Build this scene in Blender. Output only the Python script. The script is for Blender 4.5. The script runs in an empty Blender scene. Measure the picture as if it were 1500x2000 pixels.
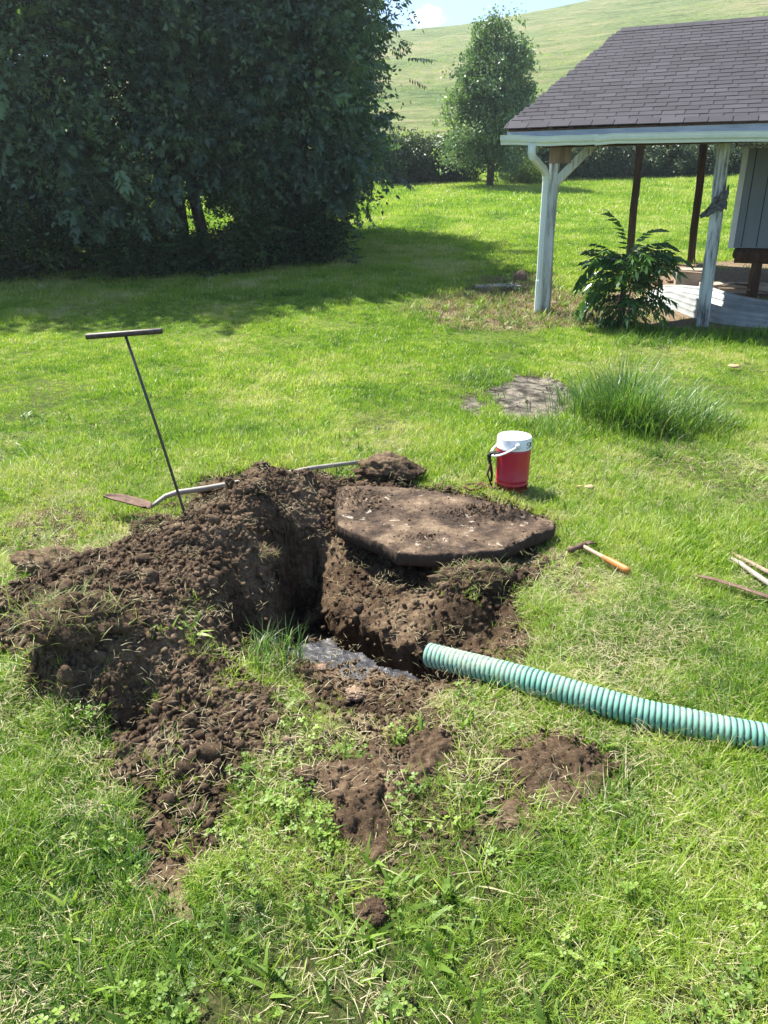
import bpy, bmesh, math, random
import numpy as np
from mathutils import Vector, Matrix
# ------------------------------------------------------------------ camera, sky, sun, exposure
S = bpy.context.scene
C = S.collection
PITCH = math.radians(22); EYE = 1.6
cam_d = bpy.data.cameras.new('camera'); cam = bpy.data.objects.new('camera', cam_d); C.objects.link(cam)
cam.location = (0, 0, EYE); cam.rotation_euler = (math.pi/2-PITCH, 0, 0)
cam_d.sensor_fit = 'HORIZONTAL'; cam_d.sensor_width = 36; cam_d.lens = 36
cam_d.clip_start = 0.05; cam_d.clip_end = 3000
S.camera = cam
SUN_EL, SUN_AZ = math.radians(57), math.radians(-46)       # azimuth clockwise from +Y
sunv = Vector((math.sin(SUN_AZ)*math.cos(SUN_EL), math.cos(SUN_AZ)*math.cos(SUN_EL), math.sin(SUN_EL)))
sl = bpy.data.lights.new('sun', 'SUN'); sun = bpy.data.objects.new('sun', sl); C.objects.link(sun)
sl.energy = 5.0; sl.angle = math.radians(0.55); sl.color = (1.0, 0.955, 0.88)
sun.rotation_euler = sunv.to_track_quat('Z', 'Y').to_euler(); sun.location = (-20, 20, 30)
W = bpy.data.worlds.new('World'); S.world = W; W.use_nodes = True
wn, wl = W.node_tree.nodes, W.node_tree.links
bg = wn['Background']; bg.inputs['Strength'].default_value = 0.09
sky = wn.new('ShaderNodeTexSky'); sky.sky_type = 'NISHITA'; sky.sun_disc = False
sky.sun_elevation = SUN_EL; sky.sun_rotation = SUN_AZ; sky.air_density = 1.0; sky.dust_density = 0.0; sky.altitude = 1800; sky.ozone_density = 3.0
tc = wn.new('ShaderNodeTexCoord')
def _ray(px, py):
    a = (px-750)/1500; b = -(py-1000)/1500; c, s = math.cos(PITCH), math.sin(PITCH)
    return (a, c+b*s, -s+b*c)
cd = Vector(_ray(835, 31)).normalized()
vsub = wn.new('ShaderNodeVectorMath'); vsub.operation = 'SUBTRACT'; vsub.inputs[1].default_value = cd
vsc = wn.new('ShaderNodeVectorMath'); vsc.operation = 'MULTIPLY'; vsc.inputs[1].default_value = (62, 62, 100)
vlen = wn.new('ShaderNodeVectorMath'); vlen.operation = 'LENGTH'
cno = wn.new('ShaderNodeTexNoise'); cno.inputs['Scale'].default_value = 75; cno.inputs['Detail'].default_value = 5
cad = wn.new('ShaderNodeMath'); cad.operation = 'MULTIPLY_ADD'; cad.inputs[1].default_value = 1.7
cmr = wn.new('ShaderNodeMapRange'); cmr.inputs[1].default_value = 2.05; cmr.inputs[2].default_value = 1.1; cmr.inputs[3].default_value = 0; cmr.inputs[4].default_value = 0.75
cmx = wn.new('ShaderNodeMix'); cmx.data_type = 'RGBA'; cmx.inputs[7].default_value = (9.5, 9.8, 10.2, 1)
wl.new(tc.outputs['Generated'], vsub.inputs[0]); wl.new(vsub.outputs[0], vsc.inputs[0]); wl.new(vsc.outputs[0], vlen.inputs[0])
wl.new(tc.outputs['Generated'], cno.inputs['Vector']); wl.new(cno.outputs[0], cad.inputs[0]); wl.new(vlen.outputs['Value'], cad.inputs[2])
wl.new(cad.outputs[0], cmr.inputs[0]); wl.new(cmr.outputs[0], cmx.inputs[0]); wl.new(sky.outputs[0], cmx.inputs[6]); wl.new(cmx.outputs[2], bg.inputs['Color'])
S.view_settings.view_transform = 'Standard'; S.view_settings.look = 'None'
S.view_settings.exposure = 1.6; S.view_settings.gamma = 1.0
S.cycles.max_bounces = 7; S.cycles.diffuse_bounces = 3; S.cycles.glossy_bounces = 2; S.cycles.transmission_bounces = 4
S.cycles.transparent_max_bounces = 4; S.cycles.use_denoising = True

R = np.random.default_rng(7); random.seed(7)
# ------------------------------------------------------------------ numbers: noise, terrain, pixel to place
_tab = np.random.default_rng(3).random((256, 256))
def vn(x, y):
    xi = np.floor(x).astype(int); yi = np.floor(y).astype(int); fx = x-xi; fy = y-yi
    fx = fx*fx*(3-2*fx); fy = fy*fy*(3-2*fy)
    a = _tab[xi & 255, yi & 255]; b = _tab[(xi+1) & 255, yi & 255]; c = _tab[xi & 255, (yi+1) & 255]; d = _tab[(xi+1) & 255, (yi+1) & 255]
    return (a*(1-fx)+b*fx)*(1-fy)+(c*(1-fx)+d*fx)*fy
def fbm(x, y, o=4, g=0.5):
    s = 0; a = 1; t = 0
    for i in range(o):
        s = s+a*vn(x*2**i+17.3*i, y*2**i+5.1*i); t += a; a *= g
    return s/t
_jx = np.random.default_rng(4).random((256, 256)); _jy = np.random.default_rng(5).random((256, 256)); _ja = np.random.default_rng(6).random((256, 256))
def crumb(x, y, s):
    """packed lumps of size s: rounded bumps with own heights (0..1)"""
    x = x/s; y = y/s; xi = np.floor(x).astype(int); yi = np.floor(y).astype(int); h = np.zeros_like(x)
    for i in (-1, 0, 1):
        for j in (-1, 0, 1):
            ci = (xi+i) & 255; cj = (yi+j) & 255
            dx = x-(xi+i)-_jx[ci, cj]; dy = y-(yi+j)-_jy[ci, cj]; A = _ja[ci, cj]
            r = 0.35+0.5*A
            h = np.maximum(h, np.sqrt(np.maximum(0, r*r-dx*dx-dy*dy))*(0.5+A))
    return h
def chunks(x, y, s, seed=0):
    """broken angular lumps: tilted plates with clefts between them (about 0..1)"""
    x = x/s+seed*7.3; y = y/s+seed*3.1; xi = np.floor(x).astype(int); yi = np.floor(y).astype(int)
    f1 = np.full(x.shape, 9.0); f2 = np.full(x.shape, 9.0); hb_ = np.zeros(x.shape)
    for i in (-1, 0, 1):
        for j in (-1, 0, 1):
            ci = (xi+i) & 255; cj = (yi+j) & 255
            dx = x-(xi+i)-_jx[ci, cj]; dy = y-(yi+j)-_jy[ci, cj]; d = np.sqrt(dx*dx+dy*dy)
            A = _ja[ci, cj]; hh_ = A*.9+dx*(_jy[ci, cj]-.5)*1.6+dy*(_jx[cj, ci]-.5)*1.6
            m = d < f1; f2 = np.where(m, f1, np.minimum(f2, d)); hb_ = np.where(m, hh_, hb_); f1 = np.where(m, d, f1)
    e = np.clip((f2-f1)/.2, 0, 1); return np.clip(hb_, .05, 1.3)*(.6+.4*e*(2-e))
def T(x, y):
    x = np.asarray(x, float); y = np.asarray(y, float)
    k = np.maximum(0, np.minimum(y, 52)-7)
    return 0.085*k*k/(k+4) + 0.0006*np.clip(x, -40, 40)*np.clip(y-12, 0, 40) + 0.02*(vn(x*.25+9, y*.25)-.5)*np.clip(y-5, 0, 6)
def ray(px, py): return _ray(px, py)
def Wz(px, py, z=0.0):
    d = ray(px, py); t = (z-EYE)/d[2]; return (d[0]*t, d[1]*t, z)
def Wy(px, py, Y):
    d = ray(px, py); t = Y/d[1]; return (d[0]*t, Y, EYE+d[2]*t)
def WT(px, py, up=0.0):
    d = ray(px, py); t = 0.8
    while t < 90:
        x, y, z = d[0]*t, d[1]*t, EYE+d[2]*t
        if z-up < T(x, y): break
        t += 0.01 if t > 8 else 0.004
    return (x, y, float(T(x, y))+up)
def proj(x, y, z):
    z = z-EYE; c, s = math.cos(PITCH), math.sin(PITCH); d = y*c-z*s
    return 750+1500*x/d, 1000-1500*(y*s+z*c)/d
def inpoly(x, y, P):
    r = np.zeros(np.shape(x), bool); n = len(P)
    for i in range(n):
        x0, y0 = P[i][:2]; x1, y1 = P[i-1][:2]
        m = ((y0 > y) != (y1 > y)) & (x < (x1-x0)*(y-y0)/(y1-y0+1e-12)+x0); r ^= m
    return r
def pdist(x, y, P):
    """distance to the outline, negative inside"""
    d = np.full(np.shape(x), 1e9); n = len(P)
    for i in range(n):
        x0, y0 = P[i][:2]; x1, y1 = P[i-1][:2]; ex, ey = x1-x0, y1-y0
        t = np.clip(((x-x0)*ex+(y-y0)*ey)/(ex*ex+ey*ey+1e-12), 0, 1)
        d = np.minimum(d, (x-x0-t*ex)**2+(y-y0-t*ey)**2)
    d = np.sqrt(d); return np.where(inpoly(x, y, P), -d, d)
# outlines read off at ground level
DIRT = [Wz(*p) for p in [(-60,1180),(40,1150),(100,1108),(200,1080),(300,1035),(360,985),(400,935),(520,915),(640,925),(665,940),(860,955),(1000,985),(1080,1015),(1085,1035),(1030,1085),(1070,1110),(1000,1165),(1025,1240),(1020,1300),(940,1340),(860,1345),(820,1395),(700,1385),(620,1350),(575,1290),(470,1285),(455,1320),(530,1345),(520,1400),(530,1480),(440,1540),(415,1640),(345,1745),(275,1720),(285,1600),(300,1545),(215,1510),(210,1460),(240,1410),(95,1392),(60,1300),(-60,1290)]]
SPILL_A = [Wz(*p) for p in [(580,1555),(585,1520),(690,1480),(850,1425),(925,1435),(880,1480),(790,1545),(730,1580),(735,1640),(670,1650),(655,1580)]]
SPILL_B = [Wz(*p) for p in [(1000,1500),(1050,1435),(1125,1425),(1150,1470),(1225,1500),(1210,1545),(1080,1600),(985,1605)]]
MUD = [Wz(*p) for p in [(940,765),(1000,730),(1085,735),(1140,780),(1110,825),(1000,830)]]
MUD2 = [Wz(*p) for p in [(885,792),(925,770),(965,790),(930,815)]]
DRY = [WT(*p) for p in [(790,612),(870,585),(960,545),(1040,538),(1060,560),(1180,590),(1190,625),(1050,640),(900,640)]]
FLOOR = [WT(*p) for p in [(1130,600),(1230,560),(1280,520),(1560,500),(1600,665),(1500,660),(1360,645),(1240,640),(1150,630)]]
BARE = [[Wz(*p) for p in q] for q in [[(290,600+1160),(340,1720),(380,1780),(300,1830)],[(370,1960),(430,1930),(480,2010),(380,2030)],[(1085,1165),(1145,1150),(1160,1175),(1100,1185)],[(650,1385),(760,1380),(860,1400),(720,1450)]]]
SLP = [Wz(px, py, -.15) for px, py in [(580,1275),(630,1265),(690,1300),(745,1330),(790,1350),(830,1365),(830,1395),(740,1398),(640,1370),(590,1335)]]
TRENCH = [Wz(*p) for p in [(600,1192,-.29),(655,1205,-.165),(700,1215,-.115),(750,1238,-.11),(800,1260,-.11),(845,1280,-.13),(915,1318,-.10),(905,1337,-.05),(850,1338,-.08),(800,1328,-.11),(750,1306,-.14),(700,1283,-.155),(655,1262,-.2),(610,1242,-.285)]]
PIT = [Wz(*p, -.2) for p in [(528,1190),(560,1130),(618,1120),(622,1215),(600,1255),(540,1258)]]
# heights of the dug soil, read off the picture (px, py, z)
CP = [(640,938,.13),(600,925,.2),(520,914,.29),(450,955,.25),(400,1000,.22),(365,1012,.2),(300,1045,.2),(200,1075,.17),(100,1118,.12),(20,1165,.06),
 (450,1050,.23),(400,1100,.22),(300,1130,.21),(200,1150,.18),(100,1190,.14),(0,1200,.1),(-40,1290,.0),(20,1290,.05),(70,1275,.12),(150,1245,.19),(230,1260,.2),(300,1230,.19),(350,1250,.13),
 (95,1392,0),(240,1412,0),(120,1320,.15),(190,1325,.15),(245,1320,.12),(275,1370,.02),(180,1388,.01),(330,1350,.07),(400,1350,.05),(450,1420,.03),(225,1490,0),(300,1440,.03),(420,1300,.05),(350,1190,.18),(370,1460,.04),(480,1460,.02),
 (600,960,.17),(560,950,.23),(640,985,.06),(590,1000,.13),(500,1040,.2),(430,1150,.15),(435,1225,.06),(445,1268,.01),(440,1105,.19),
 (475,1075,.18),(470,1120,.11),(470,1180,.02),(470,1240,-.07),(475,1270,-.11),(472,1292,-.02),
 (520,1000,.22),(520,1085,.12),(520,1140,.03),(520,1190,-.05),(520,1240,-.13),(520,1262,-.15),(520,1285,-.09),(520,1302,-.02),
 (560,985,.18),(565,1030,.12),(565,1100,-.06),(565,1180,-.26),(565,1240,-.38),(565,1262,-.28),(570,1285,-.12),(575,1302,-.04),
 (610,1030,.05),(610,1072,-.05),(610,1130,-.18),(610,1185,-.28),(610,1215,-.32),(610,1236,-.285),(610,1290,-.18),(600,1350,-.03),(600,1400,0),
 (655,1040,.0),(650,1090,-.06),(655,1140,-.1),(655,1180,-.15),(655,1200,-.165),(655,1238,-.26),(655,1262,-.2),(655,1300,-.165),(660,1345,-.13),
 (700,1078,-.05),(700,1110,-.07),(700,1150,-.09),(700,1190,-.106),(700,1212,-.11),(700,1255,-.205),(700,1275,-.205),(700,1292,-.155),(700,1320,-.155),(700,1365,-.12),(700,1395,-.01),
 (750,1095,-.07),(750,1130,-.075),(750,1180,-.08),(750,1236,-.11),(750,1278,-.19),(750,1295,-.19),(750,1312,-.14),(755,1350,-.13),(760,1390,-.01),
 (800,1100,-.05),(822,1118,-.07),(826,1142,-.09),(838,1165,-.09),(795,1155,-.05),(800,1200,-.075),(800,1240,-.1),(800,1258,-.108),(800,1295,-.18),(800,1315,-.18),(800,1330,-.11),(810,1382,-.01),
 (845,1235,-.11),(845,1270,-.14),(845,1305,-.19),(845,1325,-.15),(850,1352,-.02),
 (862,1110,.02),(880,1105,.03),(880,1150,.03),(885,1185,-.02),(880,1230,-.1),(880,1265,-.15),(880,1300,-.16),(890,1342,-.01),
 (925,1110,.02),(930,1150,.03),(930,1185,-.01),(928,1230,-.1),(930,1270,-.15),(930,1300,-.12),(940,1340,0),
 (960,1100,.01),(962,1142,.015),(966,1175,-.03),(966,1215,-.085),(966,1255,-.138),(970,1290,-.115),(970,1325,-.01),
 (1000,1165,0),(1003,1200,-.03),(1008,1250,-.055),(1010,1290,-.02),(1022,1312,0),(1035,1170,0),(1045,1240,0),(1040,1300,0),
 (1000,1100,0),(850,1000,0),(1000,1000,0),(1085,1040,0),(660,950,.05),(700,1000,.0),
 (100,1450,0),(50,1500,0),(300,1560,.01),(350,1600,.02),(330,1680,.01),(430,1560,0),(700,1500,.0),(800,1600,0),(1000,1400,0),(1200,1300,0),(1200,1100,0),(300,1800,0),(-200,1400,0),(-300,1250,0)]
cpw = [Wz(*p) for p in CP]
for q in cpw[:10]: cpw.append((q[0]-.05, q[1]+.3+q[2]*.5, 0.0))
for q in [(-2.6,3.6),(-2.6,2.6),(-2.4,4.3),(-1.2,4.6),(0,4.8),(1.2,4.6),(1.6,3.4),(1.4,2.2),(0,1.6),(-1.4,1.7),(-.6,4.9),(1.8,5)]: cpw.append((q[0], q[1], 0.0))
cpw = np.array(cpw)
_A = np.sqrt((cpw[:, None, 0]-cpw[None, :, 0])**2+(cpw[:, None, 1]-cpw[None, :, 1])**2+.018**2); _w = np.linalg.solve(_A-.004*np.eye(len(cpw)), cpw[:, 2])
def H(x, y):
    x = np.asarray(x, float); y = np.asarray(y, float); shp = x.shape; x = x.ravel(); y = y.ravel(); out = np.zeros(x.size)
    for i in range(0, x.size, 20000):
        out[i:i+20000] = np.sqrt((x[i:i+20000, None]-cpw[None, :, 0])**2+(y[i:i+20000, None]-cpw[None, :, 1])**2+.018**2) @ _w
    xn = x+.05*(fbm(x*12+3, y*12, 3)-.5); yn = y+.05*(fbm(x*12+60, y*12+8, 3)-.5); k = np.clip(-pdist(xn, yn, TRENCH)/.016, 0, 1); k = k*k*(3-2*k); out = out*(1-k)+np.minimum(out, -.36)*k
    k = np.clip(-pdist(xn+(xn-x)*1.2, yn+(yn-y)*1.2, PIT)/.09, 0, 1); k = k*k*(3-2*k); out = out*(1-k)+np.minimum(out, -.46)*k
    # fade to level ground outside the dug patch
    f = np.clip(np.minimum(np.minimum(x+2.75, 1.6-x), np.minimum(y-1.45, 4.95-y))/.35, 0, 1); f = f*f*(3-2*f)
    return (out*f).reshape(shp)
def rough(x, y):
    wx = x+.03*(vn(x*9, y*9)-.5)+.012*(vn(x*45, y*45)-.5); wy = y+.03*(vn(x*9+50, y*9)-.5)+.012*(vn(x*45+9, y*45)-.5)
    big = np.clip((vn(x*3.3, y*3.3+40)-.42)*4, 0, 1); mid = .35+.9*vn(x*6+9, y*6)
    r = .05*(fbm(x*6, y*6, 5, .6)-.5)+.030*big*chunks(wx, wy, .1)+.022*mid*chunks(wx+3, wy, .048, 1)+.013*chunks(wx, wy+5, .025, 2)+.008*chunks(wx, wy, .0125, 3)+.02*(fbm(x*55, y*55, 3, .7)-.5)
    r = r-.022
    d = pdist(x, y, SLP); return r*np.clip(d/.05+.12, .12, 1)
def zground(x, y):
    """height of soil or turf at any spot near the hole"""
    x = np.asarray(x, float); y = np.asarray(y, float)
    near = (x > -2.8) & (x < 1.7) & (y > 1.4) & (y < 5.0)
    h = np.zeros(x.shape); 
    if near.any(): h[near] = H(x[near], y[near])
    return T(x, y)+h+turf(x, y)
def turf(x, y): return .018*(fbm(x*1.3, y*1.3, 3)-.5)

# ------------------------------------------------------------------ helpers: objects, meshes, materials
def tag(o, label=None, cat=None, group=None, kind=None):
    if label: o['label'] = label
    if cat: o['category'] = cat
    if group: o['group'] = group
    if kind: o['kind'] = kind
    return o
def link(name, me, mat=None, parent=None, smooth=False):
    o = bpy.data.objects.new(name, me); C.objects.link(o)
    if mat is not None:
        for m in (mat if isinstance(mat, (list, tuple)) else [mat]): me.materials.append(m)
    if parent is not None: o.parent = parent; o.matrix_parent_inverse = Matrix.Translation(-Vector(parent.location)) if True else None
    if smooth: me.polygons.foreach_set('use_smooth', np.ones(len(me.polygons), bool))
    return o
def empty(name, loc, label, cat, group=None):
    o = bpy.data.objects.new(name, None); C.objects.link(o); o.location = loc; o.empty_display_size = .1
    return tag(o, label, cat, group)
def npmesh(name, V, F, attrs=None):
    """V (n,3); F (m,k) array or a list of such"""
    me = bpy.data.meshes.new(name); V = np.asarray(V, np.float32); Fs = F if isinstance(F, list) else [F]
    Fs = [np.asarray(f, np.int32) for f in Fs if len(f)]
    me.vertices.add(len(V)); me.vertices.foreach_set('co', V.ravel())
    nl = sum(f.size for f in Fs); npoly = sum(len(f) for f in Fs)
    me.loops.add(nl); me.polygons.add(npoly)
    if nl:
        me.loops.foreach_set('vertex_index', np.concatenate([f.ravel() for f in Fs]))
        tot = np.concatenate([np.full(len(f), f.shape[1], np.int32) for f in Fs]); st = np.concatenate([[0], np.cumsum(tot)[:-1]]).astype(np.int32)
        me.polygons.foreach_set('loop_start', st)
        try: me.polygons.foreach_set('loop_total', tot)
        except Exception: pass
    for k, a in (attrs or {}).items():
        a = np.asarray(a, np.float32)
        if a.ndim == 2:
            at = me.attributes.new(k, 'FLOAT_COLOR', 'POINT'); at.data.foreach_set('color', a.ravel())
        else:
            at = me.attributes.new(k, 'FLOAT', 'POINT'); at.data.foreach_set('value', a)
    me.update(calc_edges=True); me.validate(); return me
def gridfaces(ny, nx):
    i = np.arange(ny-1)[:, None]*nx+np.arange(nx-1)[None, :]; i = i.ravel()
    return np.stack([i, i+1, i+nx+1, i+nx], 1)
class MB:
    def __init__(s): s.v = []; s.f = []; s.t = []
    def add(s, V, F, t=0.5):
        n = len(s.v); s.v += [tuple(p) for p in V]; s.f += [tuple(i+n for i in f) for f in F]; s.t += [t]*len(V)
    def box(s, O, U, Vv, Wv, t=0.5):
        O, U, Vv, Wv = map(Vector, (O, U, Vv, Wv))
        p = [O, O+U, O+U+Vv, O+Vv, O+Wv, O+U+Wv, O+U+Vv+Wv, O+Vv+Wv]
        F = [(0,3,2,1),(4,5,6,7),(0,1,5,4),(1,2,6,5),(2,3,7,6),(3,0,4,7)]
        if U.cross(Vv).dot(Wv) < 0: F = [f[::-1] for f in F]
        s.add(p, F, t)
    def tube(s, pts, rads, n=10, cap=True, t=0.5, squash=None):
        pts = [Vector(p) for p in pts]; m = len(pts); V = []; F = []
        if isinstance(rads, (int, float)): rads = [rads]*m
        up = None
        for i, p in enumerate(pts):
            d = (pts[min(i+1, m-1)]-pts[max(i-1, 0)]).normalized()
            if up is None:
                a = Vector((0, 0, 1)) if abs(d.z) < .9 else Vector((1, 0, 0)); up = (a-d*a.dot(d)).normalized()
            else: up = (up-d*up.dot(d)).normalized()
            sd = d.cross(up)
            for k in range(n):
                an = 2*math.pi*k/n; V.append(p+(sd*math.cos(an)+up*math.sin(an)*(squash or 1))*rads[i])
        for i in range(m-1):
            for k in range(n): a = i*n+k; b = i*n+(k+1) % n; F.append((a, b, b+n, a+n))
        if cap: F.append(tuple(range(n))[::-1]); F.append(tuple(range((m-1)*n, m*n)))
        s.add(V, F, t)
    def lathe(s, O, prof, n=32, t=0.5, a0=0, a1=2*math.pi, axis=None):
        V = []; F = []
        for r, z in prof:
            for k in range(n): an = 2*math.pi*k/n; V.append((O[0]+r*math.cos(an), O[1]+r*math.sin(an), O[2]+z))
        for i in range(len(prof)-1):
            for k in range(n): a = i*n+k; b = i*n+(k+1) % n; F.append((a, b, b+n, a+n))
        s.add(V, F, t)
    def build(s, name, mat, parent=None, smooth=False, bevel=0, bseg=2):
        me = bpy.data.meshes.new(name); me.from_pydata([tuple(v) for v in s.v], [], s.f)
        at = me.attributes.new('tint', 'FLOAT', 'POINT'); at.data.foreach_set('value', np.array(s.t, np.float32)); me.update()
        o = link(name, me, mat, parent, smooth)
        if bevel:
            b = o.modifiers.new('bevel', 'BEVEL'); b.width = bevel; b.segments = bseg; b.limit_method = 'ANGLE'
        return o
class NT:
    """small node builder"""
    def __init__(s, name):
        s.m = bpy.data.materials.new(name); s.m.use_nodes = True; s.n = s.m.node_tree.nodes; s.l = s.m.node_tree.links; s.n.clear()
        s.out = s.n.new('ShaderNodeOutputMaterial')
    def N(s, typ, ins=None, **kw):
        x = s.n.new(typ)
        for k, v in kw.items(): setattr(x, k, v)
        for k, v in (ins or {}).items():
            if hasattr(v, 'is_output') or isinstance(v, bpy.types.NodeSocket): s.l.new(v, x.inputs[k])
            else: x.inputs[k].default_value = v
        return x
    def pos(s): return s.N('ShaderNodeNewGeometry').outputs['Position']
    def obj(s): return s.N('ShaderNodeTexCoord').outputs['Object']
    def noise(s, vec, scale, detail=4, rough=.55, dist=0, out=0): return s.N('ShaderNodeTexNoise', {'Vector': vec, 'Scale': scale, 'Detail': detail, 'Roughness': rough, 'Distortion': dist}).outputs[out]
    def ramp(s, fac, stops):
        r = s.N('ShaderNodeValToRGB', {0: fac}); e = r.color_ramp.elements
        while len(e) < len(stops): e.new(.5)
        for q, (p, c) in zip(e, stops): q.position = p; q.color = (*c, 1)
        return r.outputs[0]
    def mix(s, f, a, b, mode='MIX'):
        x = s.n.new('ShaderNodeMix'); x.data_type = 'RGBA'; x.blend_type = mode
        for i, v in ((0, f), (6, a), (7, b)):
            if isinstance(v, bpy.types.NodeSocket): s.l.new(v, x.inputs[i])
            elif i == 0: x.inputs[0].default_value = v
            else: x.inputs[i].default_value = (*v, 1)
        return x.outputs[2]
    def math(s, op, a, b=0, c=0):
        x = s.n.new('ShaderNodeMath'); x.operation = op
        for i, v in enumerate((a, b, c)):
            if isinstance(v, bpy.types.NodeSocket): s.l.new(v, x.inputs[i])
            else: x.inputs[i].default_value = v
        return x.outputs[0]
    def mr(s, v, a, b, c=0, d=1): return s.N('ShaderNodeMapRange', {0: v, 1: a, 2: b, 3: c, 4: d}).outputs[0]
    def attr(s, name, inst=False, out='Fac'): return s.N('ShaderNodeAttribute', attribute_name=name, attribute_type='INSTANCER' if inst else 'GEOMETRY').outputs[out]
    def mapping(s, v, sc=(1,1,1), rot=(0,0,0)): return s.N('ShaderNodeMapping', {0: v, 'Scale': sc, 'Rotation': rot}).outputs[0]
    def bump(s, h, st=.5, dist=.01): return s.N('ShaderNodeBump', {'Height': h, 'Strength': st, 'Distance': dist}).outputs[0]
    def bsdf(s, col, rough=.8, spec=.3, normal=None, metal=0):
        b = s.N('ShaderNodeBsdfPrincipled', {'Roughness': rough, 'Metallic': metal, 'Specular IOR Level': spec})
        if isinstance(col, bpy.types.NodeSocket): s.l.new(col, b.inputs['Base Color'])
        else: b.inputs['Base Color'].default_value = (*col, 1)
        if normal is not None: s.l.new(normal, b.inputs['Normal'])
        return b.outputs[0]
    def done(s, sh): s.l.new(sh, s.out.inputs[0]); return s.m
def leafmat(name, stops, inst=False, trans=.35, rough=.5, tcol=(1.2, 1.4, .5), spec=.25):
    n = NT(name); t = n.attr('tint', inst)
    col = n.ramp(t, stops)
    a = n.bsdf(col, rough, spec)
    tr = n.N('ShaderNodeBsdfTranslucent', {'Color': n.mix(1.0, col, tcol, 'MULTIPLY')}).outputs[0]
    mx = n.N('ShaderNodeMixShader', {0: trans, 1: a, 2: tr}).outputs[0]
    return n.done(mx)
def simple(name, c1, c2, scale=8, rough=.7, spec=.3, bump=.2, bd=.003, stretch=(1,1,1), metal=0):
    n = NT(name); v = n.mapping(n.obj(), stretch); f = n.noise(v, scale, 6, .6)
    col = n.ramp(f, [(.3, c1), (.7, c2)])
    return n.done(n.bsdf(col, rough, spec, n.bump(n.noise(v, scale*4, 6, .65), bump, bd), metal))
def soilmat(name, lo, mid, hi, spec=.15, rough=.95):
    n = NT(name); p = n.pos()
    a = n.noise(p, 2.6, 5, .6); b = n.noise(p, 40, 5, .65)
    f = n.math('ADD', n.math('MULTIPLY', a, .7), n.math('MULTIPLY', b, .4))
    col = n.ramp(f, [(.36, lo), (.54, mid), (.74, hi)])
    col = n.mix(n.math('MULTIPLY', n.attr('pale'), n.mr(n.noise(p, 16, 5, .7), .3, .6)), col, (.3, .225, .15))
    col = n.mix(n.mr(n.noise(p, 160, 3), .62, .7, 0, .5), col, (hi[0]*1.4, hi[1]*1.35, hi[2]*1.3))
    bp = n.bump(n.math('ADD', n.noise(p, 140, 5, .7), n.math('MULTIPLY', n.noise(p, 45, 4), 1.2)), .9, .008)
    return n.done(n.bsdf(col, rough, spec, bp))
SOIL = ((.023, .015, .009), (.078, .051, .030), (.215, .152, .094))
M = {}
M['soil'] = soilmat('dug_soil', *SOIL)
M['clod'] = soilmat('clod_soil', (.025, .0165, .01), (.082, .054, .032), (.23, .165, .105))
# ground: turf thatch, bare soil, dry grass, mud by the attribute "surf" (r dirt, g dry, b mud)
n = NT('ground_surface'); p = n.pos(); at = n.N('ShaderNodeAttribute', attribute_name='surf'); sep = n.N('ShaderNodeSeparateColor', {0: at.outputs['Color']})
f1 = n.noise(p, 1.1, 5, .6); f2 = n.noise(p, 55, 4, .7); f3 = n.noise(n.mapping(p, (1, .35, 1)), 9, 5, .7)
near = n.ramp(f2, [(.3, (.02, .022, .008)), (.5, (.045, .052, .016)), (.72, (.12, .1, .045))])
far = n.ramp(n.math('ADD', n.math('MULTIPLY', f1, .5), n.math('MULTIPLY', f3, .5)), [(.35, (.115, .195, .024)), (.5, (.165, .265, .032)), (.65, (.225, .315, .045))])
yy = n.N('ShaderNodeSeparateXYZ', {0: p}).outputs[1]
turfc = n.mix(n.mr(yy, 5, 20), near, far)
s1 = n.noise(p, 2.6, 5, .6); s2 = n.noise(p, 40, 5, .65)
soil = n.ramp(n.math('ADD', n.math('MULTIPLY', s1, .7), n.math('MULTIPLY', s2, .4)), [(.36, SOIL[0]), (.54, SOIL[1]), (.74, SOIL[2])])
dry = n.ramp(n.noise(p, 24, 5, .7), [(.35, (.09, .06, .035)), (.5, (.18, .13, .08)), (.7, (.3, .23, .14))])
mud = n.ramp(n.noise(p, 9, 5, .6), [(.38, (.035, .03, .022)), (.5, (.11, .098, .078)), (.62, (.22, .19, .145))])
edge = n.math('MULTIPLY', n.math('SUBTRACT', n.noise(p, 14, 5, .7), .5), 1.1)
col = n.mix(n.mr(n.math('ADD', sep.outputs[1], edge), .4, .6), turfc, dry)
col = n.mix(n.mr(n.math('ADD', sep.outputs[0], n.math('MULTIPLY', edge, .6)), .42, .58), col, soil)
col = n.mix(n.mr(n.math('ADD', sep.outputs[2], n.math('MULTIPLY', edge, .6)), .42, .58), col, mud)
bp = n.bump(n.math('ADD', n.noise(p, 140, 5, .7), n.math('MULTIPLY', n.noise(p, 45, 4), 1.2)), .9, .008)
M['ground'] = n.done(n.bsdf(col, .95, .12, bp))
HAZE = 0.0009
hz = bpy.data.materials.new('thin_haze'); hz.use_nodes = True; hn = hz.node_tree.nodes; hn.clear(); ho_ = hn.new('ShaderNodeOutputMaterial'); pv = hn.new('ShaderNodeVolumePrincipled')
pv.inputs['Color'].default_value = (.86, .93, 1, 1); pv.inputs['Density'].default_value = HAZE; pv.inputs['Anisotropy'].default_value = .55; hz.node_tree.links.new(pv.outputs[0], ho_.inputs['Volume'])
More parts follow.
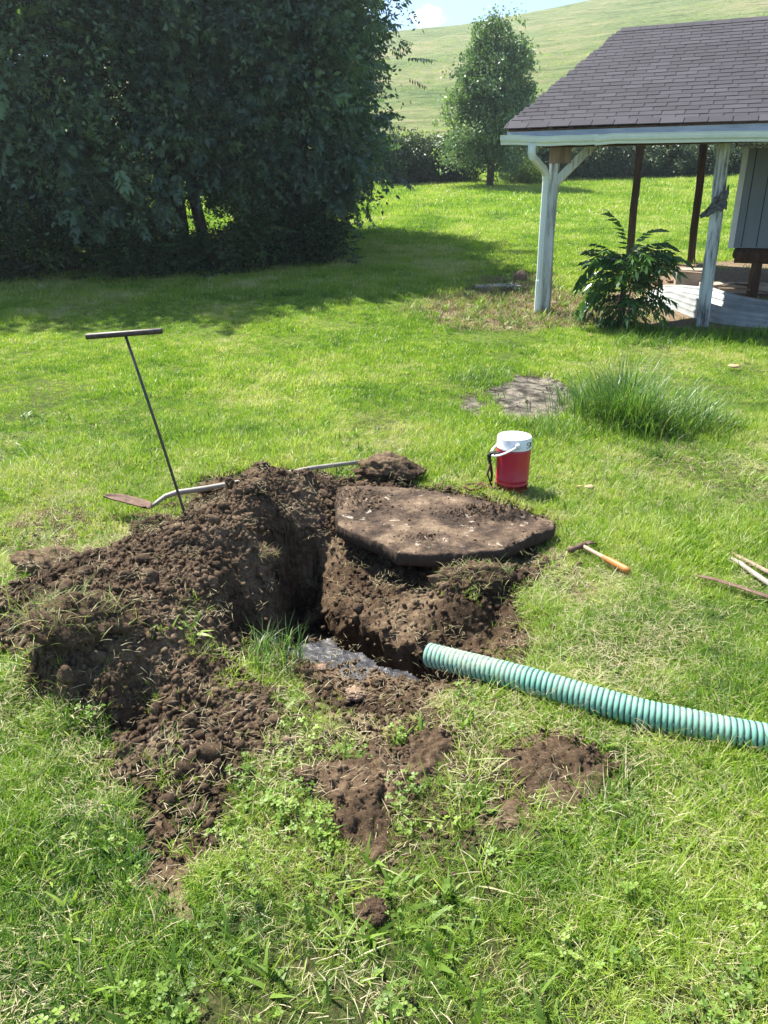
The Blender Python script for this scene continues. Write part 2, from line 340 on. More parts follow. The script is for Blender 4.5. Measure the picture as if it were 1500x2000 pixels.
# ------------------------------------------------------------------ ground sheet
def lines(a, b, step, lo, hi, g=1.035):
    c = list(np.arange(a, b, step)); d = step; x = c[-1]
    while x < hi: d *= g; x += d; c.append(x)
    d = step; x = c[0]; pre = []
    while x > lo: d *= g; x -= d; pre.append(x)
    return np.array(pre[::-1]+c)
gx = lines(-2.2, 1.2, .0095, -600, 600); gy = lines(1.6, 4.3, .0095, -60, 900)
X, Y = np.meshgrid(gx, gy)
near = (X > -2.9) & (X < 1.8) & (Y > 1.3) & (Y < 5.1)
h = np.zeros_like(X); h[near] = H(X[near], Y[near])
dd = np.full_like(X, 9.0); dd[near] = pdist(X[near], Y[near], DIRT)
for P in (SPILL_A, SPILL_B): dd[near] = np.minimum(dd[near], pdist(X[near], Y[near], P)+.02)
soilm = np.clip(.5-dd/.10, 0, 1)
soilm = np.maximum(soilm, np.clip(-h/.05, 0, 1)*(near))
rg = np.zeros_like(X); rg[near] = rough(X[near], Y[near])
slopef = np.clip(1.0-np.abs(h)*0, 0, 1)
gr = np.hypot(np.gradient(h, axis=0)/np.gradient(Y, axis=0), np.gradient(h, axis=1)/np.gradient(X, axis=1)); damp = np.where(h < -.02, 1/(1+(gr/1.2)**2)*.8+.2, 1)
Z = T(X, Y)+turf(X, Y)*(np.hypot(X, Y) < 60)+h-np.maximum(0, h)*2+rg*damp*np.clip(soilm*1.6-.4, 0, 1)
loc = (np.abs(X) < 12) & (Y > 3) & (Y < 18)
dm = np.full_like(X, 9.0); dy = np.full_like(X, 9.0)
dm[loc] = np.minimum(pdist(X[loc], Y[loc], MUD), pdist(X[loc], Y[loc], MUD2))
dy[loc] = np.minimum(pdist(X[loc], Y[loc], DRY), pdist(X[loc], Y[loc], FLOOR))
for P in BARE: dy[near] = np.minimum(dy[near], pdist(X[near], Y[near], P)+.04)
mudm = np.clip(.5-dm/.2, 0, 1); drym = np.clip(.62-dy/.7, 0, 1)
Z += -.03*mudm+.05*mudm*(fbm(X*4, Y*4, 2)-.4)
surf = np.stack([soilm, drym, mudm, np.ones_like(X)], -1).reshape(-1, 4)
def undercut(X, Y, Z):
    """hollow the bank out beneath the trench lip and break up the steep walls sideways"""
    X2, Y2 = X.copy(), Y.copy(); m = (X > -.5) & (X < .6) & (Y > 2.3) & (Y < 3.7); x, y = X[m], Y[m]
    xn = x+.05*(fbm(x*12+3, y*12, 3)-.5); yn = y+.05*(fbm(x*12+60, y*12+8, 3)-.5)
    k = np.clip(-pdist(xn, yn, TRENCH)/.016, 0, 1); lip = TRENCH[:7]; d = np.full(x.shape, 9.0)
    for a, b in zip(lip[:-1], lip[1:]):
        ex, ey = b[0]-a[0], b[1]-a[1]; t = np.clip(((xn-a[0])*ex+(yn-a[1])*ey)/(ex*ex+ey*ey), 0, 1); d = np.minimum(d, np.hypot(xn-a[0]-t*ex, yn-a[1]-t*ey))
    sh = .10*k*np.exp(-d/.09); X2[m] += .70*sh; Y2[m] += .71*sh
    return X2, Y2
gs = np.clip(gr-.6, 0, 1.5)*near; wv = lambda q: fbm(X*14+Z*38+q, Y*14+Z*31+q*3, 4, .65)-.5
XU, YU = undercut(X, Y, Z); XU = XU+.04*gs*wv(5); YU = YU+.04*gs*wv(9)
me = npmesh('ground', np.stack([XU, YU, Z], -1).reshape(-1, 3), gridfaces(*X.shape), {'surf': surf})
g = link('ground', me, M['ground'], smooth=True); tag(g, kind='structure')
# hill beyond the hedge
n = NT('hill_grass'); p = n.pos()
st = n.noise(n.mapping(p, (.05, .05, .75), (0, 0, .3)), 2.6, 8, .7, .8); b = n.noise(p, .045, 5, .6); c3 = n.noise(p, 1.3, 6, .8)
f = n.math('ADD', n.math('ADD', n.math('MULTIPLY', st, .42), n.math('MULTIPLY', b, .3)), n.math('MULTIPLY', c3, .28))
col = n.ramp(f, [(.40, (.08, .13, .04)), (.46, (.15, .2, .06)), (.53, (.22, .245, .09)), (.60, (.34, .27, .15))])
M['hill'] = n.done(n.bsdf(col, .95, .08, n.bump(n.math('ADD', n.noise(p, .5, 7, .75), st), 1.0, .9)))
CR = [(-700,170),(0,130),(400,95),(740,63),(900,48),(977,35),(1100,11),(1150,0),(1300,-32),(1500,-75),(2200,-150)]
az = np.array([ray(a, b)[0]/ray(a, b)[1] for a, b in CR]); el = np.array([(ray(a, b)[2])/ray(a, b)[1] for a, b in CR])
ux = np.linspace(-1.3, 1.5, 420); vy = np.concatenate([np.linspace(0, 1, 260), np.linspace(1.01, 1.8, 40)])
A, Vv = np.meshgrid(ux, vy); Yh = 46+(190-46)*Vv; Xh = A*(Yh)
top = EYE+np.interp(A, az, el)*190; base = 2.2+T(A*46, 46+0*A)*0
zz = np.where(Vv <= 1, base+(top-base)*(Vv**1.06), top-(Vv-1)**2*60)
Zh = zz+np.where(Vv < .97, 1, 0)*(1.0*(fbm(Xh*.05, Yh*.12, 4)-.5)+.5*(fbm(Xh*.5, Yh*.5, 3)-.5)*(Vv > .01))-np.where(Vv < .005, 2.5, 0)
hill = link('hill', npmesh('hill', np.stack([Xh, Yh, Zh], -1).reshape(-1, 3), gridfaces(*A.shape)), M['hill'], smooth=True); tag(hill, kind='structure')

# ------------------------------------------------------------------ dug soil: the heap, spills, clods
def rock_template(seed, sub=2, amp=.35):
    bm = bmesh.new(); bmesh.ops.create_icosphere(bm, subdivisions=sub, radius=1); r = np.random.default_rng(seed)
    V = np.array([v.co[:] for v in bm.verts]); F = np.array([[v.index for v in f.verts] for f in bm.faces]); bm.free()
    ph = r.random((6, 3))*6; d = r.normal(size=(6, 3))*1.6
    k = 1+sum(amp/(1+i*.5)*np.sin(V@d[i]*(1+i*.5)+ph[i, 0]) for i in range(6))*.5
    k += r.normal(size=len(V))*.04
    if sub <= 2:
        V = V*k[:, None]; k = np.ones(len(V))
        for _ in range(9):
            nn = r.normal(size=3); nn /= np.linalg.norm(nn); lim = r.uniform(.45, .85); dd = V@nn; V = V-np.outer(np.maximum(0, dd-lim), nn)
    if sub >= 3:
        for q, am in ((1.7, .22), (4, .14), (9, .09), (18, .05)):
            k += am*((vn(V[:, 0]*q+seed, V[:, 1]*q)+vn(V[:, 1]*q+50, V[:, 2]*q+seed)+vn(V[:, 2]*q+90, V[:, 0]*q+seed))/1.5-1)*1.6
    V = V*k[:, None]*np.array([1, .88, .78]); return V, F
ROCKS = [rock_template(s) for s in range(6)]; ROCK1 = [rock_template(s+20, 1) for s in range(5)]
def rots(n, rng, full=True):
    q = rng.normal(size=(n, 4)); q /= np.linalg.norm(q, axis=1)[:, None]; w, x, y, z = q.T
    return np.stack([1-2*(y*y+z*z), 2*(x*y-z*w), 2*(x*z+y*w), 2*(x*y+z*w), 1-2*(x*x+z*z), 2*(y*z-x*w), 2*(x*z-y*w), 2*(y*z+x*w), 1-2*(x*x+y*y)], 1).reshape(n, 3, 3)
def merge(templates, idx, Rm, sc, pos, tint=None):
    """numpy merge of many transformed templates into V, F, tint"""
    Vs = []; Fs = []; Ts = []; off = 0
    for k, (tv, tf) in enumerate(templates):
        m = np.where(idx == k)[0]
        if not len(m): continue
        v = np.einsum('nij,vj->nvi', Rm[m], tv)*np.asarray(sc)[m, None, None]+pos[m, None, :]
        Vs.append(v.reshape(-1, 3)); Fs.append((tf[None]+(np.arange(len(m))*len(tv))[:, None, None]+off).reshape(-1, tf.shape[1])); off += v.shape[0]*v.shape[1]
        if tint is not None: Ts.append(np.repeat(tint[m], len(tv)))
    return np.concatenate(Vs), np.concatenate(Fs), (np.concatenate(Ts) if tint is not None else None)
def sample_in(P, n, rng, marg=0.0):
    xs = [p[0] for p in P]; ys = [p[1] for p in P]; out = np.zeros((0, 2))
    while len(out) < n:
        q = np.stack([rng.uniform(min(xs)-marg, max(xs)+marg, n*2), rng.uniform(min(ys)-marg, max(ys)+marg, n*2)], 1)
        d = pdist(q[:, 0], q[:, 1], P); out = np.concatenate([out, q[d < marg*rng.random(len(q))]])
    return out[:n]
# heap mesh
xs = np.arange(-2.6, .35, .007); ys = np.arange(1.75, 4.75, .007); X, Y = np.meshgrid(xs, ys)
h = H(X, Y); dd = pdist(X, Y, DIRT); hb = np.where(dd < 0, h, h-np.maximum(0, dd)*.9)
z = T(X, Y)+turf(X, Y)+hb+rough(X, Y)-np.maximum(0, -hb)*1.0
grh = np.clip(np.hypot(np.gradient(h, axis=0), np.gradient(h, axis=1))/.007-.6, 0, 1.5)
X = X+.035*grh*(fbm(X*14+z*38, Y*14+z*31, 4, .65)-.5); Y = Y+.035*grh*(fbm(X*14+z*38+9, Y*14+z*31+4, 4, .65)-.5)
keep = (hb > -.03)
F = gridfaces(*X.shape); kf = keep.ravel()[F].any(1); F = F[kf]
used = np.unique(F); rm = np.full(X.size, -1); rm[used] = np.arange(len(used))
V = np.stack([X, Y, z], -1).reshape(-1, 3)[used]; F = rm[F]
def clods(P, n, smin, smax, rng, zoff=0, tmpl=ROCK1, marg=.06, filt=None):
    q = sample_in(P, n, rng, marg); s = smin*(smax/smin)**(rng.random(n)**1.8)
    if filt is not None: k = filt(q); q = q[k]; s = s[k]
    zz = zground(q[:, 0], q[:, 1])+rough(q[:, 0], q[:, 1])*(pdist(q[:, 0], q[:, 1], P) < 0)+s*.25+zoff
    return merge(tmpl, rng.integers(0, len(tmpl), len(q)), rots(len(q), rng), s, np.column_stack([q, zz]))
rng = np.random.default_rng(11)
def heapf(q): return H(q[:, 0], q[:, 1]) > .01
Vc, Fc, _ = clods(DIRT, 17000, .003, .022, rng, filt=heapf)
Vd, Fd, _ = clods(DIRT, 700, .014, .045, rng, tmpl=ROCKS, filt=heapf)
def palef(x, y):
    r = 0*x
    for (px, py, sx, sy, k) in ((320, 1452, .17, .09, .9), (560, 1455, .1, .08, .4), (110, 1235, .25, .1, .4), (440, 1120, .1, .12, .25), (620, 1340, .1, .08, .5)):
        a, b, _ = Wz(px, py, .03); r = np.maximum(r, k*np.exp(-((x-a)/sx)**2-((y-b)/sy)**2))
    return r
hp = link('soil_heap', npmesh('soil_heap', V, F, {'pale': palef(V[:, 0], V[:, 1])}), M['soil'], smooth=False)
hp.data.polygons.foreach_set('use_smooth', np.zeros(len(hp.data.polygons), bool))
tag(hp, 'long heap of loose brown dug soil on the left side of the hole', 'soil heap')
me = npmesh('loose_clods', np.concatenate([Vc, Vd]), [Fc, Fd+len(Vc)])
o = link('loose_clods', me, M['clod'], hp); o['kind'] = 'stuff'
# clods lying in the hole and on its banks
Vc, Fc, _ = clods(DIRT, 15000, .003, .021, rng, marg=.16, filt=lambda q: H(q[:, 0], q[:, 1]) < .01)
Vd, Fd, _ = clods(DIRT, 260, .014, .036, rng, tmpl=ROCKS, filt=lambda q: (H(q[:, 0], q[:, 1]) < .01))
o = link('soil_crumbs', npmesh('soil_crumbs', np.concatenate([Vc, Vd]), [Fc, Fd+len(Vc)]), M['clod']); tag(o, 'brown soil crumbs and small clods strewn inside and around the hole', 'soil crumbs', kind='stuff')
def spill(name, P, label, n, ht, seed):
    rng = np.random.default_rng(seed); x = [p[0] for p in P]; y = [p[1] for p in P]
    X, Y = np.meshgrid(np.arange(min(x)-.1, max(x)+.1, .006), np.arange(min(y)-.1, max(y)+.1, .006))
    d = pdist(X, Y, P)+.34*(fbm(X*6+seed, Y*6, 4, .65)-.5)+.14*(fbm(X*22, Y*22, 3)-.5)-.02; a = np.clip(-d/.09, 0, 1)
    hh = ht*a*(.5+fbm(X*7, Y*7, 2)) + np.where(d < 0, (rough(X, Y)+.012)*.75*np.clip(-d/.05, 0, 1), 0)-np.clip(d, 0, 1)*1.2-.004
    z = zground(X, Y)+hh; F = gridfaces(*X.shape); F = F[(d < .02).ravel()[F].any(1)]
    used = np.unique(F); rm = np.full(X.size, -1); rm[used] = np.arange(len(used))
    V1 = np.stack([X, Y, z], -1).reshape(-1, 3)[used]
    n = int(n*1.5)
    V2, F2, _ = clods(P, n*2, .002, .013, rng, marg=.3)
    o = link(name, npmesh(name, V1, rm[F]), M['soil'], smooth=False); tag(o, label, 'spilled soil', 'patches of soil spilled on the grass')
    c = link('loose_clods', npmesh('loose_clods', V2, F2), M['clod'], o); c['kind'] = 'stuff'
spill('soil_spill', SPILL_A, 'patch of crumbly soil spilled on grass between the hole and the lone clod', 2200, .01, 31)
spill('soil_spill', SPILL_B, 'patch of crumbly soil spilled on grass just below the green hose', 2000, .01, 32)
q = np.concatenate([sample_in(MUD, 240, rng, .3), sample_in(MUD2, 90, rng, .2)]); s_ = rng.uniform(.004, .015, len(q))*(rng.random(len(q))**1.5+.3)
Vc, Fc, _ = merge(ROCK1, rng.integers(0, 5, len(q)), rots(len(q), rng), s_, np.column_stack([q, T(q[:, 0], q[:, 1])+turf(q[:, 0], q[:, 1])-.012+.04*(fbm(q[:, 0]*5, q[:, 1]*5, 4)-.4)]))
M['mudclod'] = soilmat('mud_clods', (.05, .042, .032), (.12, .1, .075), (.24, .2, .15))
o = link('mud_clods', npmesh('mud_clods', Vc, Fc), M['mudclod']); tag(o, 'broken grey brown mud lumps in the bare muddy patch behind the jug', 'mud', kind='stuff')
# sludge in the hole
n = NT('wet_sludge'); p = n.pos()
col = n.ramp(n.noise(p, 14, 5, .6), [(.35, (.012, .0115, .012)), (.52, (.035, .033, .034)), (.62, (.07, .062, .055)), (.75, (.16, .13, .1))])
hgt = n.math('ADD', n.N('ShaderNodeTexVoronoi', {'Vector': p, 'Scale': 150}).outputs[0], n.noise(p, 60, 4))
M['sludge'] = n.done(n.bsdf(n.mix(.45, col, (.01, .0095, .01)), .45, .45, n.bump(hgt, .45, .003)))
SL = [Wz(px, py, -.17) for px, py in [(560,1270),(640,1255),(760,1310),(880,1350),(860,1400),(700,1420),(580,1360)]]
X, Y = np.meshgrid(np.arange(-.6, .5, .008), np.arange(1.9, 3.1, .008)); d = pdist(X, Y, SL)
d = d+.1*(fbm(X*12, Y*12, 4)-.5); F = gridfaces(*X.shape); F = F[(d < 0).ravel()[F].all(1)]; used = np.unique(F); rm = np.full(X.size, -1); rm[used] = np.arange(len(used))
Z = -.152+.012*(fbm(X*9, Y*9, 3)-.5)+.004*crumb(X, Y, .02)
o = link('wet_sludge', npmesh('wet_sludge', np.stack([X, Y, Z], -1).reshape(-1, 3)[used], rm[F]), M['sludge'], smooth=True)
tag(o, 'dark grey wet gritty sludge on the near ledge of the hole', 'sludge', kind='stuff')
Vc, Fc, _ = clods([Wz(*p, -.15) for p in [(585,1275),(640,1262),(780,1340),(830,1370),(700,1390),(600,1345)]], 500, .002, .011, rng, zoff=.012, marg=.05)
o2 = link('sludge_crumbs', npmesh('sludge_crumbs', Vc, Fc), M['clod'], o); o2['kind'] = 'stuff'
def lump(name, px, py, s, label, cat, mat, seed, up=0, squash=.8, group=None, rh=0):
    x, y, _ = Wz(px, py); v, f = rock_template(seed, 5, .16)
    nn = .06*(fbm(v[:, 0]*3+9, v[:, 1]*3+v[:, 2]*2, 3)-.5)*4+.1*crumb(v[:, 0]*1.0+v[:, 2], v[:, 1]-v[:, 2]*.5, .45)
    v = v*(1+nn[:, None])*np.array([1, 1, squash])*s
    z0 = float(zground(np.array([x]), np.array([y]))[0])+rh
    o = link(name, npmesh(name, v+np.array([0, 0, s*squash*.45+up]), f), mat, smooth=True); o.location = (x, y, z0)
    return tag(o, label, cat, group)
lump('soil_clod', 728, 1790, .037, 'fist sized brown clod lying alone in the foreground clover', 'clod', M['clod'], 41)
lump('soil_clod', 600, 1527, .04, 'small rounded brown clod at the left tip of the spilled soil patch', 'clod', M['clod'], 42)
lump('soil_clod', 420, 965, .085, 'large dark clod on the heap crest where the shovel handle passes', 'clod', M['soil'], 43, rh=.02)
lump('soil_clod', 512, 925, .05, 'dark blocky clod sitting on the very top of the soil heap', 'clod', M['soil'], 44, rh=.05)
lump('soil_clod', 500, 1000, .075, 'dark moist clod on the slope below the heap crest', 'clod', M['soil'], 45, rh=.02)
lump('soil_clod', 505, 1062, .06, 'brown crumbly clod at the upper rim of the deep dark hole', 'clod', M['clod'], 49, rh=.0)
M['pebble'] = simple('tan_stone', (.13, .08, .05), (.28, .19, .12), 30, .7)
lump('stone', 627, 1272, .022, 'small orange tan stone lying on the sludge in the hole', 'stone', M['pebble'], 46, up=.0, squash=.6, rh=.03)
lump('stone', 692, 1345, .035, 'pale tan stone sunk in the grey sludge', 'stone', M['pebble'], 47, up=.0, squash=.5, rh=.03)

# ------------------------------------------------------------------ concrete lid
n = NT('dirty_concrete'); p = n.pos()
base = n.ramp(n.noise(p, 7, 6, .65), [(.4, (.026, .017, .011)), (.5, (.07, .046, .03)), (.6, (.14, .098, .062)), (.7, (.25, .185, .12))])
v = n.N('ShaderNodeTexVoronoi', {'Vector': n.mix(.12, p, n.noise(p, 20, 4, .7, out=1)), 'Scale': 17, 'Randomness': 1.0}).outputs['Distance']
sc = n.math('MULTIPLY', n.mr(v, .30, .12), n.mr(n.noise(p, 8, 5, .7), .5, .58))
l2 = n.noise(n.mapping(p, (.8, 1.7, 1), (0, 0, -.1)), 2.6, 3, .6); sc2 = n.mr(n.math('ABSOLUTE', n.math('SUBTRACT', l2, .5)), .018, .004, 0, .6)
col = n.mix(n.math('MULTIPLY', sc, .75), n.mix(n.mr(n.noise(p, 130, 5, .7), .5, .7, 0, .45), base, (.22, .162, .11)), (.5, .42, .32))
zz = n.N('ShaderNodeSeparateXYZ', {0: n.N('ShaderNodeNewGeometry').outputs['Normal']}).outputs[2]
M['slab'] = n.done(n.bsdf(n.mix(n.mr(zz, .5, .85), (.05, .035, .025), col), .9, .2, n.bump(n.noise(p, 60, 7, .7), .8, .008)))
OUT = [(656,954),(674,948),(774,950),(910,970),(1030,998),(1086,1018),(1084,1031),(1022,1051),(982,1073),(910,1082),(774,1081),(748,1062),(658,1027)]
tilt = lambda x: .085+.02*(x < -9)
ow = [Vector(Wz(a, b, .10)) for a, b in OUT]; cen = sum(ow, Vector())/len(ow)
B = []
for i in range(len(ow)):
    a, b = ow[i], ow[(i+1) % len(ow)]; m = max(2, int((b-a).length/.008))
    for k in range(m): B.append(a.lerp(b, k/m))
B = np.array([tuple(q) for q in B]); 
for _ in range(6): B = (np.roll(B, 1, 0)+B*2+np.roll(B, -1, 0))/4
nb = len(B); rings = []; thick = .07
cn = np.array(cen); nrm = (B-cn); nrm[:, 2] = 0; nrm /= np.linalg.norm(nrm, axis=1)[:, None]
jag = (fbm(B[:, 0]*9+3, B[:, 1]*9, 2)-.5)*.02+(fbm(B[:, 0]*45, B[:, 1]*45, 3, .7)-.5)*.022
Bj = B+nrm*jag[:, None]
def topz(x, y):
    r = .009*(fbm(x*16, y*16, 5, .6)-.5)+.004*chunks(x, y, .03)+.012*(fbm(x*3, y*3, 2)-.5)
    for (cx, cy, sx, sy, hh) in ((700, 985, .15, .10, .03), (955, 1003, .2, .09, .035), (1000, 1012, .12, .05, .03), (820, 1052, .08, .03, .014), (690, 965, .12, .05, .02)):
        wx, wy, _ = Wz(cx, cy, .1); g = np.exp(-((x-wx)/sx)**2-((y-wy)/sy)**2); r = r+hh*np.clip(g*1.6-.35, 0, 1)*(.25+.9*chunks(x, y, .028)+.5*chunks(x, y, .012))
    return .10+r
V = []
for k in (1.0, .97, .93) : pass
ring_s = list(np.linspace(0, .975, 75))+[.99]
for s_ in ring_s:
    q = cn+(Bj-cn)*s_; q[:, 2] = topz(q[:, 0], q[:, 1])-(.0 if s_ < .98 else .003); V.append(q)
for dz, dn in ((-.008, 0), (-.03, .004), (-.052, .0), (-.068, -.008)):
    q = Bj+nrm*(dn+.006*(fbm(B[:, 0]*30+dz*99, B[:, 1]*30, 2)-.5))[:, None]; q[:, 2] = .10+dz; V.append(q)
q = cn+(Bj-cn)*.0; q[:, 2] = .03; V.append(q)
V = np.concatenate(V); nr = len(ring_s)+5
i = np.arange(nr-1)[:, None]*nb+np.arange(nb)[None, :]; j = np.arange(nr-1)[:, None]*nb+(np.arange(nb)+1)[None, :] % nb
F = np.stack([i, j, j+nb, i+nb], -1).reshape(-1, 4)[:, ::-1]
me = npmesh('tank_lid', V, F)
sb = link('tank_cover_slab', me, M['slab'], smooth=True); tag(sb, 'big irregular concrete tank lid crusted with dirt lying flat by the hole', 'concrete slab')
me.polygons.foreach_set('use_smooth', np.ones(len(me.polygons), bool))
q = sample_in([tuple(p) for p in ow], 7000, rng); wgt = np.zeros(len(q))
for (cx, cy, sx, sy) in ((700, 985, .15, .09), (960, 1003, .2, .08), (690, 965, .14, .06), (820, 1050, .08, .03)):
    wx, wy, _ = Wz(cx, cy, .1); wgt += np.exp(-((q[:, 0]-wx)/sx)**2-((q[:, 1]-wy)/sy)**2)
k = rng.random(len(q)) < wgt*1.2+.03; q = q[k]; s_ = rng.uniform(.0015, .006, len(q))*(1+(rng.random(len(q)) < .06)*1.2)
Vc, Fc, _ = merge(ROCK1, rng.integers(0, 5, len(q)), rots(len(q), rng), s_, np.column_stack([q, topz(q[:, 0], q[:, 1])+s_*.3]))
o = link('dirt_crumbs', npmesh('dirt_crumbs', Vc, Fc), M['clod'], sb); o['kind'] = 'stuff'

# ------------------------------------------------------------------ grass
def blade(rng, L, w, lean, bend, seg=3, az=None):
    az = rng.uniform(0, 6.283) if az is None else az; d = np.array([math.cos(az), math.sin(az), 0]); s = np.array([-math.sin(az), math.cos(az), 0])
    tw = rng.uniform(-.6, .6); s = s*math.cos(tw)+d*math.sin(tw)*.6
    V = []; a = lean
    p = np.zeros(3)
    for i in range(seg+1):
        ww = w*(1-(i/seg)**1.7)*.5
        if i < seg: V += [p-s*ww, p+s*ww]
        else: V += [p]
        st = L/seg; p = p+(d*math.sin(a)+np.array([0, 0, 1])*math.cos(a))*st; a += bend/seg
    F = [(2*i, 2*i+1, 2*i+3, 2*i+2) for i in range(seg-1)]+[(2*seg-2, 2*seg-1, 2*seg, 2*seg)]
    return np.array(V), F
def tuft(name, mat, n, R0, L, w, lean, bend, seg, seed):
    rng = np.random.default_rng(seed); V = []; F3 = []; F4 = []; o = 0
    for _ in range(n):
        v, f = blade(rng, rng.uniform(*L), rng.uniform(*w), rng.uniform(*lean), rng.uniform(*bend), seg)
        r = R0*math.sqrt(rng.random()); a = rng.uniform(0, 6.283); v = v+np.array([r*math.cos(a), r*math.sin(a), -.006])
        V.append(v); F4 += [tuple(i+o for i in q) for q in f[:-1]]; F3.append(tuple(i+o for i in f[-1][:3])); o += len(v)
    me = npmesh(name, np.concatenate(V), [np.array(F4).reshape(-1, 4), np.array(F3)] if F4 else np.array(F3)); me.materials.append(mat)
    me.polygons.foreach_set('use_smooth', np.ones(len(me.polygons), bool))
    return bpy.data.objects.new(name, me)
def clover(name, mat, n, seed, R0=.04):
    rng = np.random.default_rng(seed); V = []; F = []
    for _ in range(n):
        r = R0*math.sqrt(rng.random()); a = rng.uniform(0, 6.283); c = np.array([r*math.cos(a), r*math.sin(a), rng.uniform(.012, .05)])
        s = rng.uniform(.0042, .0082); ph = rng.uniform(0, 6.283); tx, ty = rng.uniform(-.5, .5, 2)
        nx = np.array([1, 0, -tx]); ny = np.array([0, 1, -ty])
        for k in range(3):
            b = ph+k*2.094; o = len(V); pts = [(0, 0, 0), (.5*s, -.5*s, .1*s), (1.05*s, -.62*s, .3*s), (1.35*s, 0, .12*s), (1.05*s, .62*s, .3*s), (.5*s, .5*s, .1*s)]
            for (u, v_, w_) in pts:
                x = u*math.cos(b)-v_*math.sin(b); y = u*math.sin(b)+v_*math.cos(b); V.append(c+nx*x+ny*y+np.array([0, 0, w_]))
            F += [(o, o+1, o+2, o+3), (o, o+3, o+4, o+5)]
        o = len(V); b0 = np.array([c[0]*.8, c[1]*.8, -.005]); V += [b0-[.0006, 0, 0], b0+[.0006, 0, 0], c+[.0006, 0, 0], c-[.0006, 0, 0]]; F.append((o, o+1, o+2, o+3))
    me = npmesh(name, np.array(V), np.array(F)); me.materials.append(mat); return bpy.data.objects.new(name, me)
def scatter(name, pts, rot, scl, tint, idx, src, label, cat):
    col = bpy.data.collections.new(name+'_sources')
    for i, o in enumerate(src): o.name = '%s_%02d' % (name+'_tuft', i); col.objects.link(o)
    me = bpy.data.meshes.new(name); me.vertices.add(len(pts)); me.vertices.foreach_set('co', np.asarray(pts, np.float32).ravel())
    a = me.attributes.new('rot', 'FLOAT_VECTOR', 'POINT'); a.data.foreach_set('vector', np.asarray(rot, np.float32).ravel())
    a = me.attributes.new('scl', 'FLOAT', 'POINT'); a.data.foreach_set('value', np.asarray(scl, np.float32))
    a = me.attributes.new('tint', 'FLOAT', 'POINT'); a.data.foreach_set('value', np.asarray(tint, np.float32))
    a = me.attributes.new('idx', 'INT', 'POINT'); a.data.foreach_set('value', np.asarray(idx, np.int32))
    o = bpy.data.objects.new(name, me); C.objects.link(o)
    ng = bpy.data.node_groups.new(name, 'GeometryNodeTree')
    ng.interface.new_socket('Geometry', in_out='INPUT', socket_type='NodeSocketGeometry'); ng.interface.new_socket('Geometry', in_out='OUTPUT', socket_type='NodeSocketGeometry')
    N = ng.nodes; L = ng.links; gi = N.new('NodeGroupInput'); go = N.new('NodeGroupOutput'); iop = N.new('GeometryNodeInstanceOnPoints')
    ci = N.new('GeometryNodeCollectionInfo'); ci.inputs[0].default_value = col; ci.inputs['Separate Children'].default_value = True; ci.inputs['Reset Children'].default_value = True
    def na(nm, t): x = N.new('GeometryNodeInputNamedAttribute'); x.data_type = t; x.inputs[0].default_value = nm; return x.outputs[0]
    e2r = N.new('FunctionNodeEulerToRotation')
    L.new(gi.outputs[0], iop.inputs['Points']); L.new(ci.outputs[0], iop.inputs['Instance']); iop.inputs['Pick Instance'].default_value = True
    L.new(na('idx', 'INT'), iop.inputs['Instance Index']); L.new(na('rot', 'FLOAT_VECTOR'), e2r.inputs[0]); L.new(e2r.outputs[0], iop.inputs['Rotation']); L.new(na('scl', 'FLOAT'), iop.inputs['Scale'])
    L.new(iop.outputs[0], go.inputs[0])
    md = o.modifiers.new('scatter', 'NODES'); md.node_group = ng
    return tag(o, label, cat, kind='stuff')
GST = [(0, (.035, .095, .016)), (.25, (.10, .195, .022)), (.5, (.2, .31, .03)), (.75, (.31, .40, .058)), (.88, (.42, .42, .16)), (1, (.52, .48, .29))]
M['grass'] = leafmat('grass_blade', GST, True, .4, .42, spec=.35)
M['clover'] = leafmat('clover_leaf', [(0, (.09, .16, .025)), (.5, (.16, .25, .04)), (1, (.25, .34, .06))], True, .3, .45)
M['straw'] = leafmat('cut_straw', [(0, (.3, .25, .12)), (1, (.5, .44, .28))], True, .2, .6, (1, .95, .7))
def density_mask(x, y):
    """0..1 how much grass stands at a spot"""
    near = (x > -3) & (x < 1.8) & (y > 1) & (y < 5.2); d = np.full(x.shape, 9.0)
    if near.any():
        d[near] = pdist(x[near], y[near], DIRT)
        for P in (SPILL_A, SPILL_B): d[near] = np.minimum(d[near], pdist(x[near], y[near], P)+.34*(fbm(x[near]*6+31+(P is SPILL_B), y[near]*6, 4, .65)-.5)+.025)
    d = d+.09*(fbm(x*9, y*9, 3)-.5)
    k = np.clip(d/.05+.1, 0, 1); k = np.maximum(k, .16*(d > -.25)*(fbm(x*11, y*11, 2) > .5)*(y < 2.75))
    loc = (y > 3) & (y < 20)
    if loc.any():
        a = np.minimum(pdist(x[loc], y[loc], MUD), pdist(x[loc], y[loc], MUD2)); k[loc] *= np.clip(a/.15+.30+1.8*(fbm(x[loc]*4, y[loc]*4, 3)-.5), .0, 1)
        b = pdist(x[loc], y[loc], DRY); k[loc] *= np.clip(b/.5+.35+1.4*(fbm(x[loc]*3+4, y[loc]*3, 3)-.5), .06, 1)
        c = pdist(x[loc], y[loc], FLOOR); k[loc] *= np.clip(c/.3+.02, .02, 1)
    for P in BARE:
        if near.any(): k[near] *= np.clip(pdist(x[near], y[near], P)/.06+.35, .25, 1)
    return k
def band(y0, y1, dens, mx=2.0):
    n_ = int(dens*(y1-y0)*(.6*(y0+y1)+2*mx)); y = R.uniform(y0, y1, n_*2); w = .6*y+mx
    k = R.random(len(y)) < w/(.6*y1+mx); y = y[k]; w = w[k]; x = R.uniform(-1, 1, len(y))*w
    m = min(len(y), n_); x = x[:m]; y = y[:m]
    return x, y
